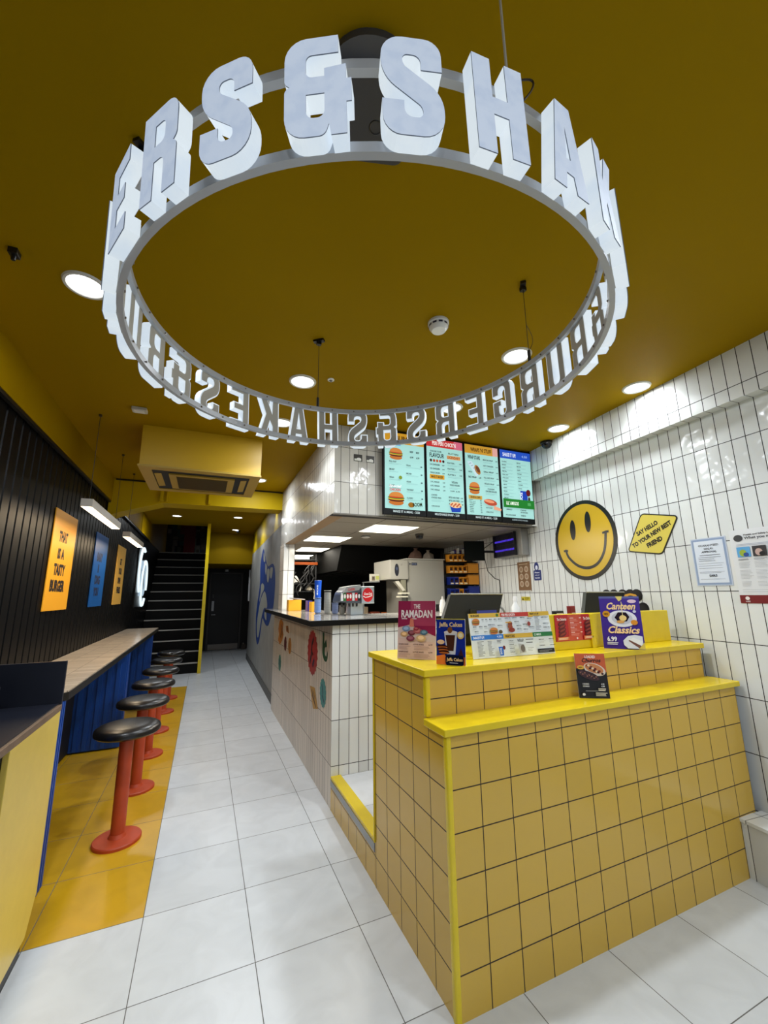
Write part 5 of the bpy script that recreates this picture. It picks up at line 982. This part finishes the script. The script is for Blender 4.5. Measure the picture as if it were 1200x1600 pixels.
side_sticker(rpoly([(3.29, 1.18), (3.10, 1.13, .02), (3.16, 1.06), (3.08, 1.0), (3.14, .93, .03), (3.31, .86), (3.45, .90), (3.40, .98), (3.46, 1.04), (3.40, 1.13)]), (176, 112, 36), 'large orange ragged sticker at the far end of the counter side', lambda q, a, z: (q.line([(a-.06, z-.08), (a-.03, z), (a-.05, z+.08)], .05, (92, 46, 16)), q.line([(a+.04, z-.04), (a+.06, z+.07)], .03, (120, 66, 20))))
side_sticker([(2.94, 1.11), (2.80, 1.12), (2.74, 1.04), (2.90, 1.05)], (150, 96, 34), 'small orange sticker above the dark oval one', lambda q, a, z: q.ell(a, z, .035, .018, (100, 56, 20)))
side_sticker(burst(2.94, .91, .085, .085, 10), (92, 26, 22), 'dark maroon oval sticker on the counter side', lambda q, a, z: q.line([(a-.02, z-.04), (a+.02, z+.04)], .02, (50, 14, 14)))
side_sticker([(2.67+.092*math.cos(2*PI*k/24), .915+.086*math.sin(2*PI*k/24)) for k in range(24)], (172, 118, 44), 'gold oval sticker right of the maroon one', lambda q, a, z: q.line([(a-.02, z-.05), (a+.01, z), (a-.01, z+.05)], .022, (110, 64, 20)))
side_sticker(burst(3.27, .655, .098, .10, 12), (48, 128, 112), 'green-teal badge sticker low at the far end of the counter', lambda q, a, z: q.ell(a, z, .05, .05, (30, 96, 92)))
# mural
mu = thing('wall_mural', 'big blue painted creature with pale teeth-like drips on the grey passage wall', 'mural', tuple(GO+GU*1.4+Z*.56))
MU_W = 2.98
M_ = [(2.09, 2.32), (2.37, 2.2), (2.53, 2.02), (2.45, 1.72), (2.56, 1.52), (2.79, 1.3), (2.93, 1.04), (2.81, 0.74), (2.62, 0.59), (2.4, 0.56), (2.18, 0.63), (1.95, 0.85), (1.79, 1.06), (1.47, 1.01), (1.16, 0.98), (0.89, 1.01), (0.67, 1.14), (0.46, 1.28), (0.37, 1.43), (0.34, 1.66), (0.46, 1.86), (0.66, 1.94), (0.92, 1.95), (1.2, 1.94), (1.39, 1.97), (1.7, 2.12)]
def cr(pts, n=4):
    out = []; N = len(pts)
    for i in range(N):
        p0, p1, p2, p3 = [Vector(pts[(i+k-1) % N]) for k in range(4)]
        for k in range(n):
            t = k/n; out.append(tuple(.5*((2*p1)+(-p0+p2)*t+(2*p0-5*p1+4*p2-p3)*t*t+(-p0+3*p1-3*p2+p3)*t**3)))
    return out
def gm(pts): return [(MU_W-a, z) for a, z in cr(pts)]
p = Print(GO+GU*MU_W, -GU, Z, lift=.0008, rough=.55)
p.poly(gm(M_), (10, 54, 128))
for q in ([(1.61, 1.53), (1.32, 1.43), (1.18, 1.27), (1.57, 1.25), (1.74, 1.18), (1.91, 1.08), (2.01, 0.99), (2.16, 0.82), (2.31, 0.7), (2.53, 0.7), (2.68, 0.88), (2.59, 1.05), (2.42, 1.22), (2.28, 1.32), (2.12, 1.41), (1.86, 1.49)], [(2.01, 1.68), (1.74, 1.63), (1.75, 1.56), (2.0, 1.50), (2.25, 1.40), (2.41, 1.34), (2.38, 1.43), (2.25, 1.55), (2.22, 1.65)], [(2.02, 2.25), (1.77, 2.13), (1.75, 2.07), (1.88, 2.06), (2.01, 2.12)], [(1.66, 2.02), (1.42, 1.95), (1.42, 1.89), (1.5, 1.81), (1.65, 1.88)], [(1.36, 1.89), (1.07, 1.88), (1.05, 1.77), (1.18, 1.67), (1.34, 1.73)], [(0.96, 1.89), (0.66, 1.88), (0.69, 1.78), (0.82, 1.72), (0.97, 1.78)], [(1.48, 1.18), (1.27, 1.18), (1.19, 1.12), (1.22, 1.06), (1.45, 1.1)]):
    p.poly(gm(q), (156, 158, 150))
p.done(mu, 'painting')
area('kitchen_lamp', 1.83, 1.69, 2.09, .4, .4, 16, (1, .93, .8)); area('kitchen_lamp', 1.45, 2.6, 2.09, .4, .4, 12, (1, .93, .8)); area('kitchen_lamp', 1.56, 3.78, 2.09, .4, .4, 8, (1, .93, .8))
